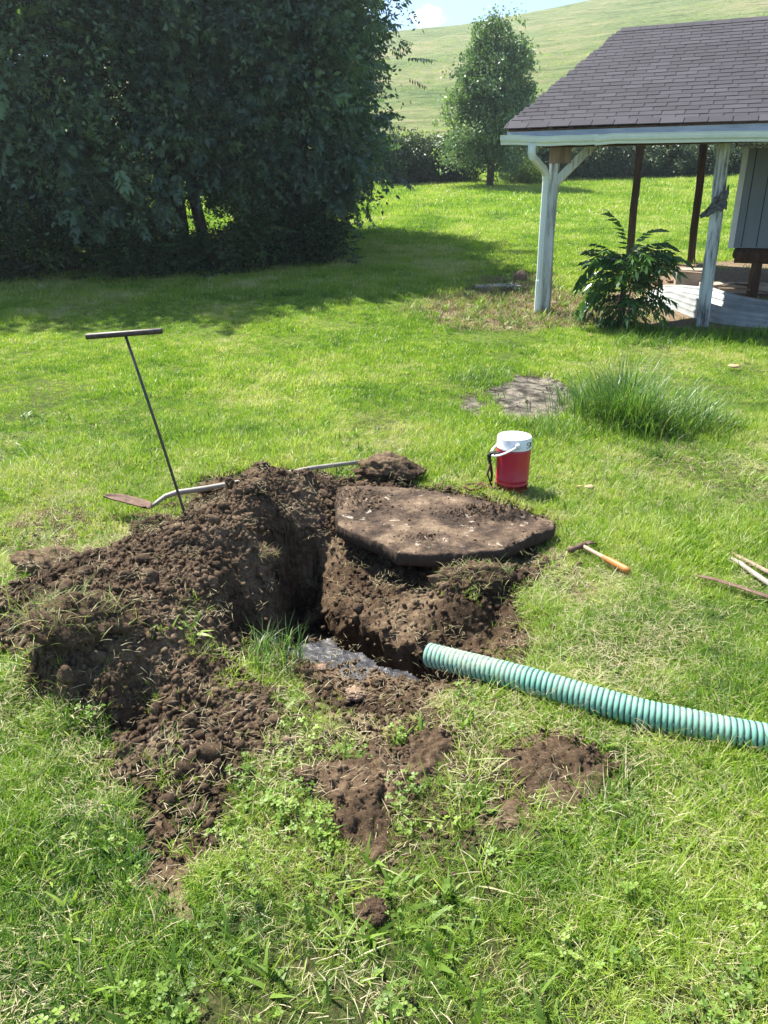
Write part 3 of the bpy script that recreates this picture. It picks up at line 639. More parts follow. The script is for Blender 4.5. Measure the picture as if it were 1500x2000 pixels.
def lay(name, y0, y1, dens, src, sc, tilt, label, tintf, thin=None, lift=0, mask=True):
    x, y = band(y0, y1, dens)
    k = R.random(len(x)) < (density_mask(x, y) if mask else 1)
    if thin is not None: k &= R.random(len(x)) < thin(x, y)
    x = x[k]; y = y[k]; m = len(x)
    z = zground(x, y)+lift; hz = np.zeros(m); nr = (x > -2.8) & (x < 1.7) & (y > 1.4) & (y < 5)
    z = np.where(nr & (z-T(x, y) > .03), z, z)
    rot = np.column_stack([R.normal(0, tilt, m), R.normal(0, tilt, m), R.uniform(0, 6.283, m)])
    s = sc(x, y)*R.uniform(.7, 1.3, m)
    return scatter(name, np.column_stack([x, y, z]), rot, s, tintf(x, y, m), R.integers(0, len(src), m), src, label, 'grass')
def tint_lawn(x, y, m):
    a = fbm(x*.9+3, y*.9, 4)+.03*np.exp(-(np.maximum(0, y-2)/3.2)**2); b = fbm(x*6, y*6+9, 2)
    t = .50+.9*(a-.5)+.5*(b-.5)+R.normal(0, .14, m)+np.clip((y-4)/14, 0, .12)
    t = np.where(R.random(m) < np.where(y < 6, .11, .05), R.uniform(.82, 1, m), t)
    return np.clip(t, 0, 1)
def tall(x, y):
    a = fbm(x*1.4+30, y*1.4, 3); e = np.clip((x-.75)/.4, 0, 1)*np.clip((2.6-y)/.6, 0, 1)+np.clip((-.75-x)/.4, 0, 1)*np.clip((2.3-y)/.6, 0, 1)*.5
    near_mud = np.exp(-((x-1.5)/.9)**2-((y-6.3)/.9)**2)
    return .66+1.4*np.clip(a-.5, -.25, .5)+.45*e+.6*near_mud
g1 = [tuft('t', M['grass'], 11, .028, (.03, .08), (.0026, .0048), (.15, 1.15), (.2, 1.5), 3, 100+i) for i in range(8)]
g1b = [tuft('t', M['grass'], 8, .03, (.06, .13), (.0022, .004), (.15, 1.1), (.5, 1.9), 4, 120+i) for i in range(6)]
lay('near_grass', .5, 3.2, 3900, g1, tall, .18, 'short bright green lawn grass in the foreground and beside the hole', tint_lawn)
def patchy(x, y): return np.clip((fbm(x*1.8+70, y*1.8, 3)-.42)*3.2, .05, 1)
lay('long_grass', .5, 4.6, 900, g1b, tall, .25, 'longer arching grass blades mixed into the near lawn', lambda x, y, m: np.clip(tint_lawn(x, y, m)+.02, 0, 1), patchy)
cl = [clover('c', M['clover'], 9, 140+i) for i in range(6)]
o = lay('clover_leaves', .5, 3.6, 520, cl, lambda x, y: 1+0*x, .15, 'three lobed clover leaves growing through the foreground lawn', lambda x, y, m: np.clip(fbm(x*5, y*5, 2)+R.normal(0, .12, m), 0, 1),
    lambda x, y: np.clip((fbm(x*1.1+11, y*1.1+4, 3)-.42)*4, .04, 1)*np.clip((x+.75)/.5, .12, 1)*np.clip((2.45-y)/.8, 0.03, 1))
wd_l = [tuft('w', M['clover'], 7, .03, (.035, .085), (.008, .016), (.5, 1.3), (-.2, 1.0), 3, 150+i) for i in range(5)]
lay('weed_leaves', .5, 6.0, 160, wd_l, lambda x, y: 1+0*x, .25, 'broad leaved weeds mixed into the lawn around the hole', lambda x, y, m: np.clip(fbm(x*4, y*4+30, 2)+R.normal(0, .15, m), 0, 1), lambda x, y: np.clip((fbm(x*2.2+41, y*2.2+14, 3)-.45)*5, .03, 1)*(1+1.5*np.exp(-((x-.8)/.7)**2-((y-3.9)/.8)**2)))
g1c = [tuft('t', M['grass'], 9, .045, (.05, .12), (.002, .004), (.9, 1.5), (-.2, .7), 4, 130+i) for i in range(6)]
lay('trampled_grass', 1.0, 5.2, 420, g1c, lambda x, y: 1+0*x, .2, 'trampled flattened grass around the excavation', lambda x, y, m: np.clip(tint_lawn(x, y, m)+.12, 0, 1), lambda x, y: np.clip((fbm(x*2.6+5, y*2.6+77, 3)-.4)*4, .08, 1))
stw = [tuft('s', M['straw'], 9, .06, (.015, .06), (.001, .0024), (1.1, 1.65), (-.3, .8), 3, 160+i) for i in range(6)]
lay('cut_grass', .5, 5.5, 520, stw, lambda x, y: 1+0*x, .12, 'dry pale grass clippings lying on the lawn', lambda x, y, m: R.random(m), lambda x, y: np.clip((fbm(x*2+5, y*2, 3)-.40)*4, .08, 1), .02)
lay('soil_straw', 1.6, 4.6, 120, stw, lambda x, y: .8+0*x, .3, 'few pale straws and roots lying on the dug soil', lambda x, y, m: R.random(m)*.8, None, .055, False)
g2 = [tuft('t', M['grass'], 13, .045, (.035, .09), (.004, .007), (.1, .8), (.2, 1.2), 3, 200+i) for i in range(8)]
lay('lawn_grass', 3.2, 6.5, 1900, g2, tall, .18, 'green lawn grass around the red jug and the tools', tint_lawn)
g3 = [tuft('t', M['grass'], 18, .08, (.04, .09), (.006, .011), (.1, .8), (.2, 1.1), 2, 220+i) for i in range(6)]
lay('lawn_grass', 6.5, 12, 700, g3, tall, .14, 'bright green lawn grass of the middle yard', tint_lawn)
g4 = [tuft('t', M['grass'], 30, .17, (.045, .09), (.009, .016), (.1, .8), (.2, 1.0), 2, 240+i) for i in range(6)]
lay('lawn_grass', 12, 24, 150, g4, lambda x, y: .95+0*x, .1, 'sunlit lawn grass in front of the tall trees', tint_lawn)
g5 = [tuft('t', M['grass'], 40, .36, (.06, .12), (.02, .035), (.1, .9), (.2, .9), 1, 260+i) for i in range(5)]
lay('lawn_grass', 24, 50, 34, g5, lambda x, y: 1+0*x, .08, 'far lawn grass running up to the hedge', lambda x, y, m: np.clip(tint_lawn(x, y, m)+.05, 0, .85))
# weeds and dead grass by the carport
def region_scatter(name, P, n_, src, s0, label, tf, cat='grass', lift=0):
    q = sample_in([tuple(p) for p in P], n_, R, .3); m = len(q)
    return scatter(name, np.column_stack([q, zground(q[:, 0], q[:, 1])+lift]), np.column_stack([R.normal(0, .2, m), R.normal(0, .2, m), R.uniform(0, 6.283, m)]), R.uniform(.7, 1.4, m)*s0, tf(m), R.integers(0, len(src), m), src, label, cat)
g6 = [tuft('t', M['grass'], 16, .09, (.05, .16), (.004, .008), (.2, 1.3), (.3, 1.2), 2, 300+i) for i in range(5)]
M['dead'] = leafmat('dead_grass', [(0, (.07, .13, .03)), (.4, (.12, .15, .05)), (.55, (.2, .15, .08)), (1, (.36, .27, .15))], True, .2, .6, (1, .95, .6))
g6d = [tuft('t', M['dead'], 18, .1, (.04, .15), (.004, .008), (.5, 1.5), (.2, 1.2), 2, 310+i) for i in range(5)]
region_scatter('dry_grass', DRY, 1300, g6d, 1.0, 'tan dead grass and weeds around the foot of the left carport post', lambda m: np.where(R.random(m) < .6, R.uniform(.8, 1, m), R.uniform(.2, .6, m)))
region_scatter('dry_patch_weeds', DRY, 420, wd_l, 1.8, 'green broad leaved weeds in the dead grass by the left carport post', lambda m: R.uniform(0, 1, m))
region_scatter('weeds', [WT(*p) for p in [(1230,650),(1500,655),(1500,672),(1230,675)]], 420, g6, 1.1, 'green weeds in the shade along the carport front', lambda m: R.uniform(0, .5, m))
region_scatter('sod_grass', [Wz(*p) for p in [(860,1085),(960,1110),(985,1160),(930,1175),(870,1130)]], 60, g1b, .5, 'grass still rooted on the lump of turf under the lid', lambda m: R.uniform(.5, 1, m))
# ---- tall tussock and sod lumps as real blades
def blade_mesh(name, centers, L, w, lean, bend, tint, mat, rng, seg=5, parent=None):
    V = []; F4 = []; F3 = []; Tn = []; o = 0
    for i, c in enumerate(centers):
        v, f = blade(rng, rng.uniform(*L)*(c[3] if len(c) > 3 else 1), rng.uniform(*w), rng.uniform(*lean), rng.uniform(*bend), seg, c[4] if len(c) > 4 else None)
        V.append(v+np.array(c[:3])); F4 += [tuple(k+o for k in q) for q in f[:-1]]; F3.append(tuple(k+o for k in f[-1][:3])); o += len(v); Tn += [tint(i)]*len(v)
    me = npmesh(name, np.concatenate(V), [np.array(F4), np.array(F3)], {'tint': np.array(Tn)}); return link(name, me, mat, parent, True)
M['tussock'] = leafmat('tussock_blade', [(0, (.025, .07, .016)), (.5, (.10, .19, .04)), (.85, (.24, .34, .08)), (1, (.4, .37, .2))], False, .35, .4, spec=.45)
tx, ty, tz = WT(1225, 822); rg = np.random.default_rng(50); cs = []
sub = [(rg.normal(0, .22), rg.normal(0, .3), rg.uniform(.6, 1.15)) for _ in range(34)]
for i in range(4200):
    q = sub[rg.integers(0, 34)]; dx, dy = q[0]+rg.normal(0, .07), q[1]+rg.normal(0, .07)
    if rg.random() < .25: dx, dy = rg.normal(0, .28), rg.normal(0, .36)
    r = math.hypot(dx, dy); x = tx+dx; y = ty+dy; cs.append((x, y, float(T(x, y)), max(.25, q[2]*(1.1-r*.75))*rg.uniform(.5, 1.15), math.atan2(dy, dx)+rg.normal(0, 1.1)))
o = blade_mesh('grass_tussock', cs, (.28, .7), (.004, .009), (.03, .5), (.4, 2.0), lambda i: min(1, rg.random()*.8+(.25 if rg.random() < .05 else 0)), M['tussock'], rg)
tag(o, 'tall dark green grass tussock with arching blades right of the muddy patch', 'tall grass')
def side_tuft(px, py, n_, r0, L, label, seed):
    rg = np.random.default_rng(seed); x0, y0, _ = WT(px, py); cs = []
    for i in range(n_):
        a = rg.uniform(0, 6.283); r = r0*math.sqrt(rg.random()); x = x0+r*math.cos(a); y = y0+r*math.sin(a); cs.append((x, y, float(T(x, y)), 1))
    o = blade_mesh('grass_tussock', cs, L, (.003, .006), (.05, .6), (.4, 1.6), lambda i: rg.random()*.85, M['tussock'], rg, 4)
    tag(o, label, 'tall grass')
side_tuft(1075, 850, 420, .25, (.1, .24), 'low dark grass tuft just right of the red jug', 51)
side_tuft(940, 745, 350, .35, (.08, .2), 'grass tuft on the far left edge of the muddy patch', 52)
side_tuft(540, 1290, 160, .11, (.06, .18), 'grass tuft on the near rim above the hole', 53)

def sod(px, py, s, label, seed, up=.0, grass=160, hair=1.0, glen=(.04, .1), hz=.0):
    x, y, _ = Wz(px, py); rg = np.random.default_rng(seed); z0 = float(zground(np.array([x]), np.array([y]))[0])+hz
    v, f = rock_template(seed, 5, .12); nn = .15*(fbm(v[:, 0]*2+9, v[:, 1]*2+v[:, 2], 3)-.5)+.14*crumb(v[:, 0]+v[:, 2], v[:, 1]-v[:, 2]*.5, .4)
    v = v*(1+nn[:, None])*np.array([1.15, .9, .8])*s
    root = empty('sod_clump', (x, y, z0), label, 'sod clump')
    V = v+np.array([x, y, z0+s*.35]); o = link('soil_ball', npmesh('soil_ball', V, f), M['soil'], root, True)
    cs = [tuple(V[i]) for i in rg.integers(0, len(V), int(700*hair))]
    o = blade_mesh('roots', cs, (.015, .05), (.0008, .0018), (.2, 2.4), (-1, 2), lambda i: rg.random(), M['roots'], rg, 3, root); o['kind'] = 'stuff'
    if grass:
        tp = np.where(v[:, 2] > -.1*s)[0]; cs = [tuple(V[i]) for i in rg.choice(tp, grass)]
        o = blade_mesh('sod_grass', cs, glen, (.002, .004), (.3, 1.8), (.2, 1.6), lambda i: rg.random(), M['sodgrass'], rg, 3, root); o['kind'] = 'stuff'
M['roots'] = leafmat('root_hair', [(0, (.07, .045, .025)), (1, (.28, .2, .12))], False, .1, .7, (1, 1, 1))
M['sodgrass'] = leafmat('sod_grass_blade', [(0, (.07, .14, .02)), (.5, (.15, .2, .045)), (1, (.4, .33, .17))], False, .3, .5)
sod(755, 935, .13, 'dark hairy root clump standing behind the concrete lid', 61, grass=40)
sod(95, 1112, .12, 'flipped sod clump with weeds at the far left end of the heap', 62, grass=110, hz=-.03)
sod(165, 1330, .125, 'big sod clump with grass on the near left foot of the heap', 63, grass=260, glen=(.05, .13), hz=.0)
sod(310, 1030, .12, 'straw covered sod at the back of the heap near the rod', 64, grass=200, hz=-.04)
sod(700, 1005, .035, 'bit of turf with green blades left of the lid', 65, grass=0, hz=.0) if False else None
sod(605, 1062, .05, 'small turf tuft with green blades at the upper rim of the hole', 66, grass=60, hz=-.02, glen=(.03, .08))
sod(520, 1135, .045, 'small turf tuft hanging over the dark hole wall', 67, grass=40, hz=.0, glen=(.03, .07))
sod(930, 1140, .12, 'rounded turf lump with grass under the right half of the lid', 68, grass=220, hz=-.05, glen=(.03, .08))

# ------------------------------------------------------------------ foliage builders
def frond(rng, L=.55, pairs=9, leaf=.11, w=.03, droop=.9):
    """compound leaf along +X: rachis bending down, hanging leaflets"""
    V = []; F = []; p = np.zeros(3); a = -.25
    def quad(b, d, s, l, ww):
        o = len(V); V.extend([b, b+d*l*.4+s*ww*.5, b+d*l+np.array([0, 0, -.12*l]), b+d*l*.4-s*ww*.5]); F.append((o, o+1, o+2, o+3))
    st = L/pairs; pts = [p.copy()]
    for i in range(pairs):
        d = np.array([math.cos(a), 0, -math.sin(a)]); p = p+d*st; pts.append(p.copy()); a += droop/pairs
        if i > 0:
            for sgn in (-1, 1):
                ang = rng.uniform(.9, 1.3); dr = rng.uniform(.25, .75)
                dl = d*math.cos(ang)+np.array([0, sgn*math.sin(ang), 0]); dl = dl+np.array([0, 0, -dr]); dl /= np.linalg.norm(dl)
                sd = np.cross(dl, np.array([rng.uniform(-.5, .5), 0, 1])); sd /= np.linalg.norm(sd)
                quad(p, dl, sd, leaf*rng.uniform(.8, 1.15)*(1-.35*abs(i/pairs-.4)), w)
    quad(p, d, np.array([0, 1., 0]), leaf, w)
    for i in range(0, pairs, 3):
        o = len(V); a0 = pts[i]; a1 = pts[min(i+3, pairs)]; V.extend([a0+[0, .003, 0], a0-[0, .003, 0], a1-[0, .002, 0], a1+[0, .002, 0]]); F.append((o, o+1, o+2, o+3))
    return np.array(V), np.array(F)
def sprig(rng, n_=9, R0=.16, l=(.05, .09), w=.6):
    V = []; F = []
    for _ in range(n_):
        c = rng.normal(0, R0*.5, 3); d = rng.normal(size=3)+np.array([.4, 0, -.2]); d /= np.linalg.norm(d); s = np.cross(d, rng.normal(size=3)); s /= np.linalg.norm(s); ll = rng.uniform(*l)
        nn = np.cross(d, s); o = len(V); V += [c, c+d*ll*.45+s*ll*w*.5+nn*.01, c+d*ll, c+d*ll*.45-s*ll*w*.5+nn*.01]; F.append((o, o+1, o+2, o+3))
    return np.array(V), np.array(F)
def dirs2rot(d, roll):
    """rotation matrices whose X axis is d, rolled about it"""
    d = d/np.linalg.norm(d, axis=1)[:, None]; up = np.tile([0., 0, 1], (len(d), 1)); s = np.cross(up, d); ln = np.linalg.norm(s, axis=1)[:, None]; s = np.where(ln > 1e-3, s/np.maximum(ln, 1e-3), [[0, 1., 0]]); u = np.cross(d, s)
    c = np.cos(roll)[:, None]; n_ = np.sin(roll)[:, None]; s2 = s*c+u*n_; u2 = -s*n_+u*c
    return np.stack([d, s2, u2], 2)
def crown(center, rad, nclump, per, templates, rng, scale=(.8, 1.2), crad=.55, fill=.5, reject=None, zmin=None, lumpy=.25, shape=None, zf=.45, roll=.3):
    u = rng.normal(size=(nclump*2, 3)); u /= np.linalg.norm(u, axis=1)[:, None]
    r = fill+(1-fill)*rng.random(len(u))**.6; r *= 1+lumpy*(rng.random(len(u))-.6)
    c = np.array(center)+u*r[:, None]*np.array(rad)
    if shape is not None: c = shape(c, u)
    if zmin is not None: k = c[:, 2] > zmin(c[:, 0], c[:, 1]); c = c[k]; u = u[k]
    c = c[:nclump]; u = u[:nclump]
    n_ = len(c)*per; ci = np.repeat(np.arange(len(c)), per)
    off = rng.normal(size=(n_, 3))*crad*np.array([.6, .6, .45])*rng.uniform(.6, 1.5, len(c))[ci][:, None]; p = c[ci]+off
    d = u[ci]*.7+off/crad*.5+rng.normal(size=(n_, 3))*.35; d[:, 2] = d[:, 2]*zf+.05
    if reject is not None: k = ~reject(p); p = p[k]; d = d[k]; ci = ci[k]
    ct = rng.random(len(c)); tint = np.clip(ct[ci]*.72+rng.random(len(p))*.28, 0, 1)
    return merge(templates, rng.integers(0, len(templates), len(p)), dirs2rot(d, rng.normal(0, roll, len(p))), rng.uniform(*scale, len(p)), p, tint)+(c,)
def limbs(mb, base, tips, r0, rng, fork=.45, h=None):
    base = Vector(base)
    for t in tips:
        t = Vector(t); m = 7; pts = []; rr = []
        for i in range(m+1):
            f = i/m; p = base.lerp(t, f); p.z = base.z+(t.z-base.z)*(f**.8)
            p += Vector((rng.normal(0, .05), rng.normal(0, .05), 0))*math.sin(f*3.14)*2; pts.append(p); rr.append(r0*(1-f)**.8+.008)
        mb.tube(pts, rr, 6)
M['bark'] = simple('tree_bark', (.05, .04, .03), (.13, .11, .085), 14, .9, .1, .8, .01, (1, 1, .25))
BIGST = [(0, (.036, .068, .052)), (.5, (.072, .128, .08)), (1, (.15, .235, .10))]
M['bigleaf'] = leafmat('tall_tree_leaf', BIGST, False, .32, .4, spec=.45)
FR = [frond(np.random.default_rng(70+i), [.5, .38, .45, .3, .4][i], [10, 7, 8, 6, 9][i], [.13, .15, .11, .16, .12][i], [.045, .06, .04, .065, .045][i], .3+.2*i) for i in range(5)]
FR = FR[:4]+[sprig(np.random.default_rng(60+i), 30, .34, (.07, .12), .5) for i in range(2)]
def gaprej(p):
    px = 750+1500*p[:, 0]/(p[:, 1]*math.cos(PITCH)-(p[:, 2]-EYE)*math.sin(PITCH)); py = 1000-1500*(p[:, 1]*math.sin(PITCH)+(p[:, 2]-EYE)*math.cos(PITCH))/(p[:, 1]*math.cos(PITCH)-(p[:, 2]-EYE)*math.sin(PITCH))
    r = np.random.default_rng(9).random(len(p))
    g = (((px-395)/75)**2+((py-418)/42)**2 < 1) & (r < .93)
    g |= (((px-235)/32)**2+((py-190)/95)**2 < 1) & (r < .8)
    g |= (((px-620)/30)**2+((py-280)/32)**2 < 1) & (r < .8)
    g |= (((px-280)/30)**2+((py-320)/40)**2 < 1) & (r < .7)
    return g
def bigtree(x, y, rx, ry, ztop, seed, label, ncl, per, lean=(0, 0), zlow=.35, trunks=3):
    rng = np.random.default_rng(seed); z0 = float(T(x, y)); root = empty('tall_tree', (x, y, z0), label, 'tree', 'tall dark trees on the left')
    cz = (ztop+zlow)/2+z0; rz = (ztop-zlow)/2
    V, F, t, c = crown((x, y, cz), (rx, ry, rz), ncl, per, FR, rng, (.65, 1.2), .45, .5, gaprej, lambda a, b: T(a, b)+.3, .30, lambda c_, u_: np.column_stack([x+(c_[:, 0]-x)*(1+.35*u_[:, 2]**2), y+(c_[:, 1]-y)*(1+.2*u_[:, 2]**2), c_[:, 2]]), 1.2, .9)
    o = link('crown', npmesh('crown', V, F, {'tint': t}), M['bigleaf'], root)
    mb = MB()
    for k in range(trunks):
        bx, by = x+rng.uniform(-.5, .5), y+rng.uniform(-.4, .4); tp = Vector((bx+rng.uniform(-.8, .8), by+rng.uniform(-.5, .5), z0+ztop*.8))
        pts = [Vector((bx, by, z0-.1)).lerp(tp, f)+Vector((rng.normal(0, .04), rng.normal(0, .04), 0)) for f in np.linspace(0, 1, 9)]; mb.tube(pts, list(np.linspace(.13, .03, 9)), 8)
        for i in rng.integers(0, len(c), 14):
            f = rng.uniform(.15, .8); b = Vector((bx, by, z0)).lerp(tp, f); limbs(mb, b, [c[i]], .035, rng)
    mb.build('trunk', M['bark'], root, True)
bigtree(-8.4, 14.9, 2.5, 2.2, 7.0, 81, 'tall dark leafy tree at the left edge of the photo', 360, 15, zlow=.1)
bigtree(-6.0, 15.0, 2.1, 1.9, 7.2, 85, 'tall dark leafy tree second from left in the row', 300, 15, zlow=.1)
bigtree(-3.9, 16.0, 2.0, 1.9, 7.4, 82, 'tall dark leafy tree third from left, right of the see-through gap', 300, 15, zlow=.1)
bigtree(-2.0, 16.8, 1.7, 1.8, 7.2, 83, 'tall dark leafy tree fourth from left with long hanging fronds', 300, 15, zlow=.15)
bigtree(-2.3, 19.9, 1.9, 2.0, 7.6, 84, 'tall dark leafy tree at the right end of the row, reaching over the lawn', 270, 15, zlow=.4)
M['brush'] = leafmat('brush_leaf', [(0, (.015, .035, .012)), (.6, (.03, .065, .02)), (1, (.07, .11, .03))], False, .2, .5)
SP = [sprig(np.random.default_rng(90+i), 12, .22, (.06, .12), .5) for i in range(5)]
def bush(name, x, y, rx, ry, h_, seed, label, cat, mat, ncl, per, tm=SP, sc=(.8, 1.3), group=None, crad=.3):
    rng = np.random.default_rng(seed); z0 = float(T(x, y)); root = empty(name, (x, y, z0), label, cat, group)
    V, F, t, c = crown((x, y, z0+h_*.48), (rx, ry, h_*.5), ncl, per, tm, rng, sc, crad, .45, gaprej, lambda a, b: T(a, b)+.02, .3)
    link('foliage', npmesh('foliage', V, F, {'tint': t}), mat, root)
    mb = MB(); limbs(mb, (x, y, z0-.05), [tuple(c[i]) for i in rng.integers(0, len(c), 8)], .03, rng); mb.build('stems', M['bark'], root, True)
    return root
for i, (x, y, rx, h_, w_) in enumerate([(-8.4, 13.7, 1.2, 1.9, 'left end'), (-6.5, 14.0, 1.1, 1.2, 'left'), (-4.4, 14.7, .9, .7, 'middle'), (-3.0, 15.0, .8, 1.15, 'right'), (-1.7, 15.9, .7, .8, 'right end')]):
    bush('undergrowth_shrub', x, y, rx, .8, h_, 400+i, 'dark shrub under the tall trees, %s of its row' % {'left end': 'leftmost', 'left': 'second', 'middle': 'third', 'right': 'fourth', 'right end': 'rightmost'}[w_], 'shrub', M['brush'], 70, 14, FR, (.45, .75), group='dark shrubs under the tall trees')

# lone tree by the hedge
M['midleaf'] = leafmat('lone_tree_leaf', [(0, (.06, .11, .055)), (.5, (.13, .2, .095)), (1, (.25, .32, .18))], False, .3, .45, spec=.3)
SP2 = [sprig(np.random.default_rng(95+i), 12, .3, (.1, .17), .6) for i in range(5)]
tx, ty, tz = WT(957, 357); rng = np.random.default_rng(96); ty = 34.5; tx = Wy(957, 350, ty)[0]; tz = float(T(tx, ty))
root = empty('lone_tree', (tx, ty, tz), 'single upright broadleaf tree standing before the hedge and the hill', 'tree')
zt = Wy(957, 40, ty)[2]; hh = zt-tz
def shp(c, u):
    f = np.clip((c[:, 2]-tz)/hh, 0, 1); w = np.interp(f, [0, .12, .3, .5, .7, .85, 1.0], [.85, .95, 1.12, 1.1, .85, .55, .15]); ang = np.sqrt(np.clip(1-((f-.5)*2)**2, .08, 1))
    c = c.copy(); c[:, 0] = tx+(c[:, 0]-tx)*w/ang*.78; c[:, 1] = ty+(c[:, 1]-ty)*w/ang*.82; return c
V, F, t, c = crown((tx, ty, tz+hh*.53), (1.95, 1.9, hh*.47), 300, 24, SP2, rng, (.6, 1.15), .36, .25, None, lambda a, b: T(a, b)+.2, .75, shp)
link('crown', npmesh('crown', V, F, {'tint': t}), M['midleaf'], root)
mb = MB(); mb.tube([(tx, ty, tz-.1), (tx+.05, ty, tz+2), (tx-.03, ty, tz+5), (tx, ty, zt-.5)], [.16, .12, .07, .015], 8)
for i in range(0, 330, 6):
    if i < len(c): q = c[i]; f = max(.1, (q[2]-tz)/hh-.2); limbs(mb, (tx, ty, tz+f*hh), [tuple(q)], .03, rng)
mb.build('trunk', M['bark'], root, True)
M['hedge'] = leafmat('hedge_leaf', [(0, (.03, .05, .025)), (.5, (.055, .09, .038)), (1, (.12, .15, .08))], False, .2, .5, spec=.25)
M['hedge2'] = leafmat('weed_leaf', [(0, (.09, .16, .03)), (1, (.22, .29, .06))], False, .35, .5)
HB = [(770, 262, 1.1), (812, 270, 1.0), (850, 262, 1.1), (895, 272, 1.1), (1052, 275, .9), (1100, 272, 1.2), (1150, 270, 1.2), (1200, 272, 1.2), (1250, 276, 1.2), (1300, 272, 1.3), (1350, 276, 1.2), (1400, 276, 1.3), (1450, 270, 1.3), (1500, 274, 1.4), (1550, 272, 1.4)]
wl_ = ['behind the right edge of the tall trees', 'first dark rounded one seen clear of the tall trees', 'second from the tall trees, left of the lone tree', 'touching the left side of the lone tree',
 'seen just left of the downspout', 'seen behind the white diagonal brace', 'seen right of the white diagonal brace', 'seen left of the first brown post', 'seen right behind the first brown post', 'midway between the two brown posts', 'seen left beside the second brown post', 'seen behind the right white post', 'seen at the left corner of the raised shed', 'hidden mostly by the raised shed', 'last one behind the shed']
for i, (px, top, rx) in enumerate(HB):
    yb = 37.5+.004*(px-750); X0 = Wy(px, 300, yb)[0]; zt = Wy(px, top, yb)[2]; z0 = float(T(X0, yb))
    if px > 1520: continue
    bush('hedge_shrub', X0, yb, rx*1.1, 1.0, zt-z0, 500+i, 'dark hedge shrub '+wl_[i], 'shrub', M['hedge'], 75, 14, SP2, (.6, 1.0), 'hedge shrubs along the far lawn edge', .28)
X0 = Wy(1025, 330, 36.0)[0]
bush('weed_bush', X0, 36.3, .9, .5, 1.1, 530, 'sunny yellow green weeds right of the lone tree trunk', 'weeds', M['hedge2'], 45, 16, SP, (.8, 1.2), crad=.25)
# wire fence glimpsed in the gap
M['rail'] = simple('fence_rail', (.4, .4, .38), (.55, .55, .52), 5)
fr = empty('rail_fence', Wy(1010, 330, 38.9), 'thin pale rail fence glimpsed between lone tree and carport', 'fence')
a = Vector(Wy(925, 316, 38.9)); b = Vector(Wy(1075, 312, 38.9)); mb = MB(); mb.tube([a, b], .025, 6); mb.build('rail', M['rail'], fr)
mb = MB(); q = a.lerp(b, .6); mb.tube([(q.x, q.y+.04, q.z-1.2), (q.x, q.y+.04, q.z+.12)], .045, 6); mb.build('post', M['rail'], fr)
# brush and tall weeds on the hill foot
Vh = []; rng = np.random.default_rng(540)
m = 12000; u = rng.uniform(-1.0, 1.2, m); v = rng.random(m)**1.5; yv = 47+v*110
jj = np.clip(((yv-46)/144)/1.8*0+ (yv-46)/144, 0, 1)
ii = ((u+1.3)/2.8*419).astype(int); ji = (jj*259).astype(int); zv = Zh[ji, ii]; xv = u*yv
k = fbm(xv*.06, yv*.12, 3) > .47; xv, yv, zv = xv[k], yv[k], zv[k]; m = len(xv)
g7 = [tuft('t', M['grass'], 30, .55, (.15, .5), (.04, .09), (.1, .8), (.2, .9), 1, 270+i) for i in range(5)]
scatter('hill_weeds', np.column_stack([xv, yv, zv-.05]), np.column_stack([np.zeros(m), np.zeros(m), rng.uniform(0, 6, m)]), rng.uniform(.5, 1.1, m), np.clip(.55+.9*(fbm(xv*.05+7, yv*.1, 3)-.5)+rng.normal(0, .08, m), 0, 1), rng.integers(0, 5, m), g7, 'tufts of rough grass and weeds on the hillside', 'grass')
# compound leaf sapling by the carport
M['sapling'] = leafmat('sapling_leaf', [(0, (.025, .07, .02)), (.6, (.045, .11, .03)), (1, (.09, .18, .045))], False, .3, .38, spec=.5)
sx, sy, sz = WT(1212, 640); rng = np.random.default_rng(110); sap = empty('sapling', (sx, sy, sz), 'bushy green sapling with drooping feathery fronds between the carport posts', 'plant')
FS = [frond(np.random.default_rng(170+i), .52, 11, .125, .036, 1.0+.25*i) for i in range(5)]
m = 175; zz = sz+rng.uniform(.03, .85, m)**1.25; aa = rng.uniform(0, 6.283, m); pos = np.column_stack([sx+np.cos(aa)*.06+.05*(zz-sz)+rng.normal(0, .04, m), sy+np.sin(aa)*.06, zz]); 
d = np.column_stack([np.cos(aa), np.sin(aa), rng.uniform(.1, 1.0, m)*(zz-sz > .4)+.15])
scs = np.where(zz-sz < .3, .5, np.interp(zz-sz, [.3, .6, .9], [1.0, 1.15, .85]))*rng.uniform(.8, 1.15, m)
# three hand-set long fronds reaching left, right and up
hand = [((-1, -.3, .45), 1.5, .72), ((-1, -.2, .2), 1.45, .5), ((1, -.1, .5), 1.45, .72), ((.8, -.5, .1), 1.2, .45), ((.35, 0, 1), 1.1, .85), ((-.3, 0, 1), 1.15, .85), ((-.8, -.6, .3), 1.25, .6), ((.6, -.3, .8), 1.2, .8), ((-.5,-.6,-.1),1.0,.22)]
pos = np.concatenate([pos, [(sx, sy, sz+q[2]) for q in hand]]); d = np.concatenate([d, [q[0] for q in hand]]); scs = np.concatenate([scs, [q[1] for q in hand]]); m = len(pos)
V, F, t = merge(FS, rng.integers(0, 5, m), dirs2rot(d, rng.normal(0, .2, m)), scs, pos, rng.random(m))
link('fronds', npmesh('fronds', V, F, {'tint': t}), M['sapling'], sap)
mb = MB()
for i in range(5): mb.tube([(sx+rng.normal(0, .05), sy+rng.normal(0, .05), sz-.03), (sx+rng.normal(0, .06), sy, sz+.45), (sx+rng.normal(0, .1), sy, sz+.85)], [.014, .011, .005], 6)
mb.build('stems', M['bark'], sap, True)
wx, wy, wz_ = WT(1003, 575); rng = np.random.default_rng(111); m = 10; wd = empty('weed_seedling', (wx, wy, wz_), 'small upright weed standing in the dead grass left of the downspout', 'plant')
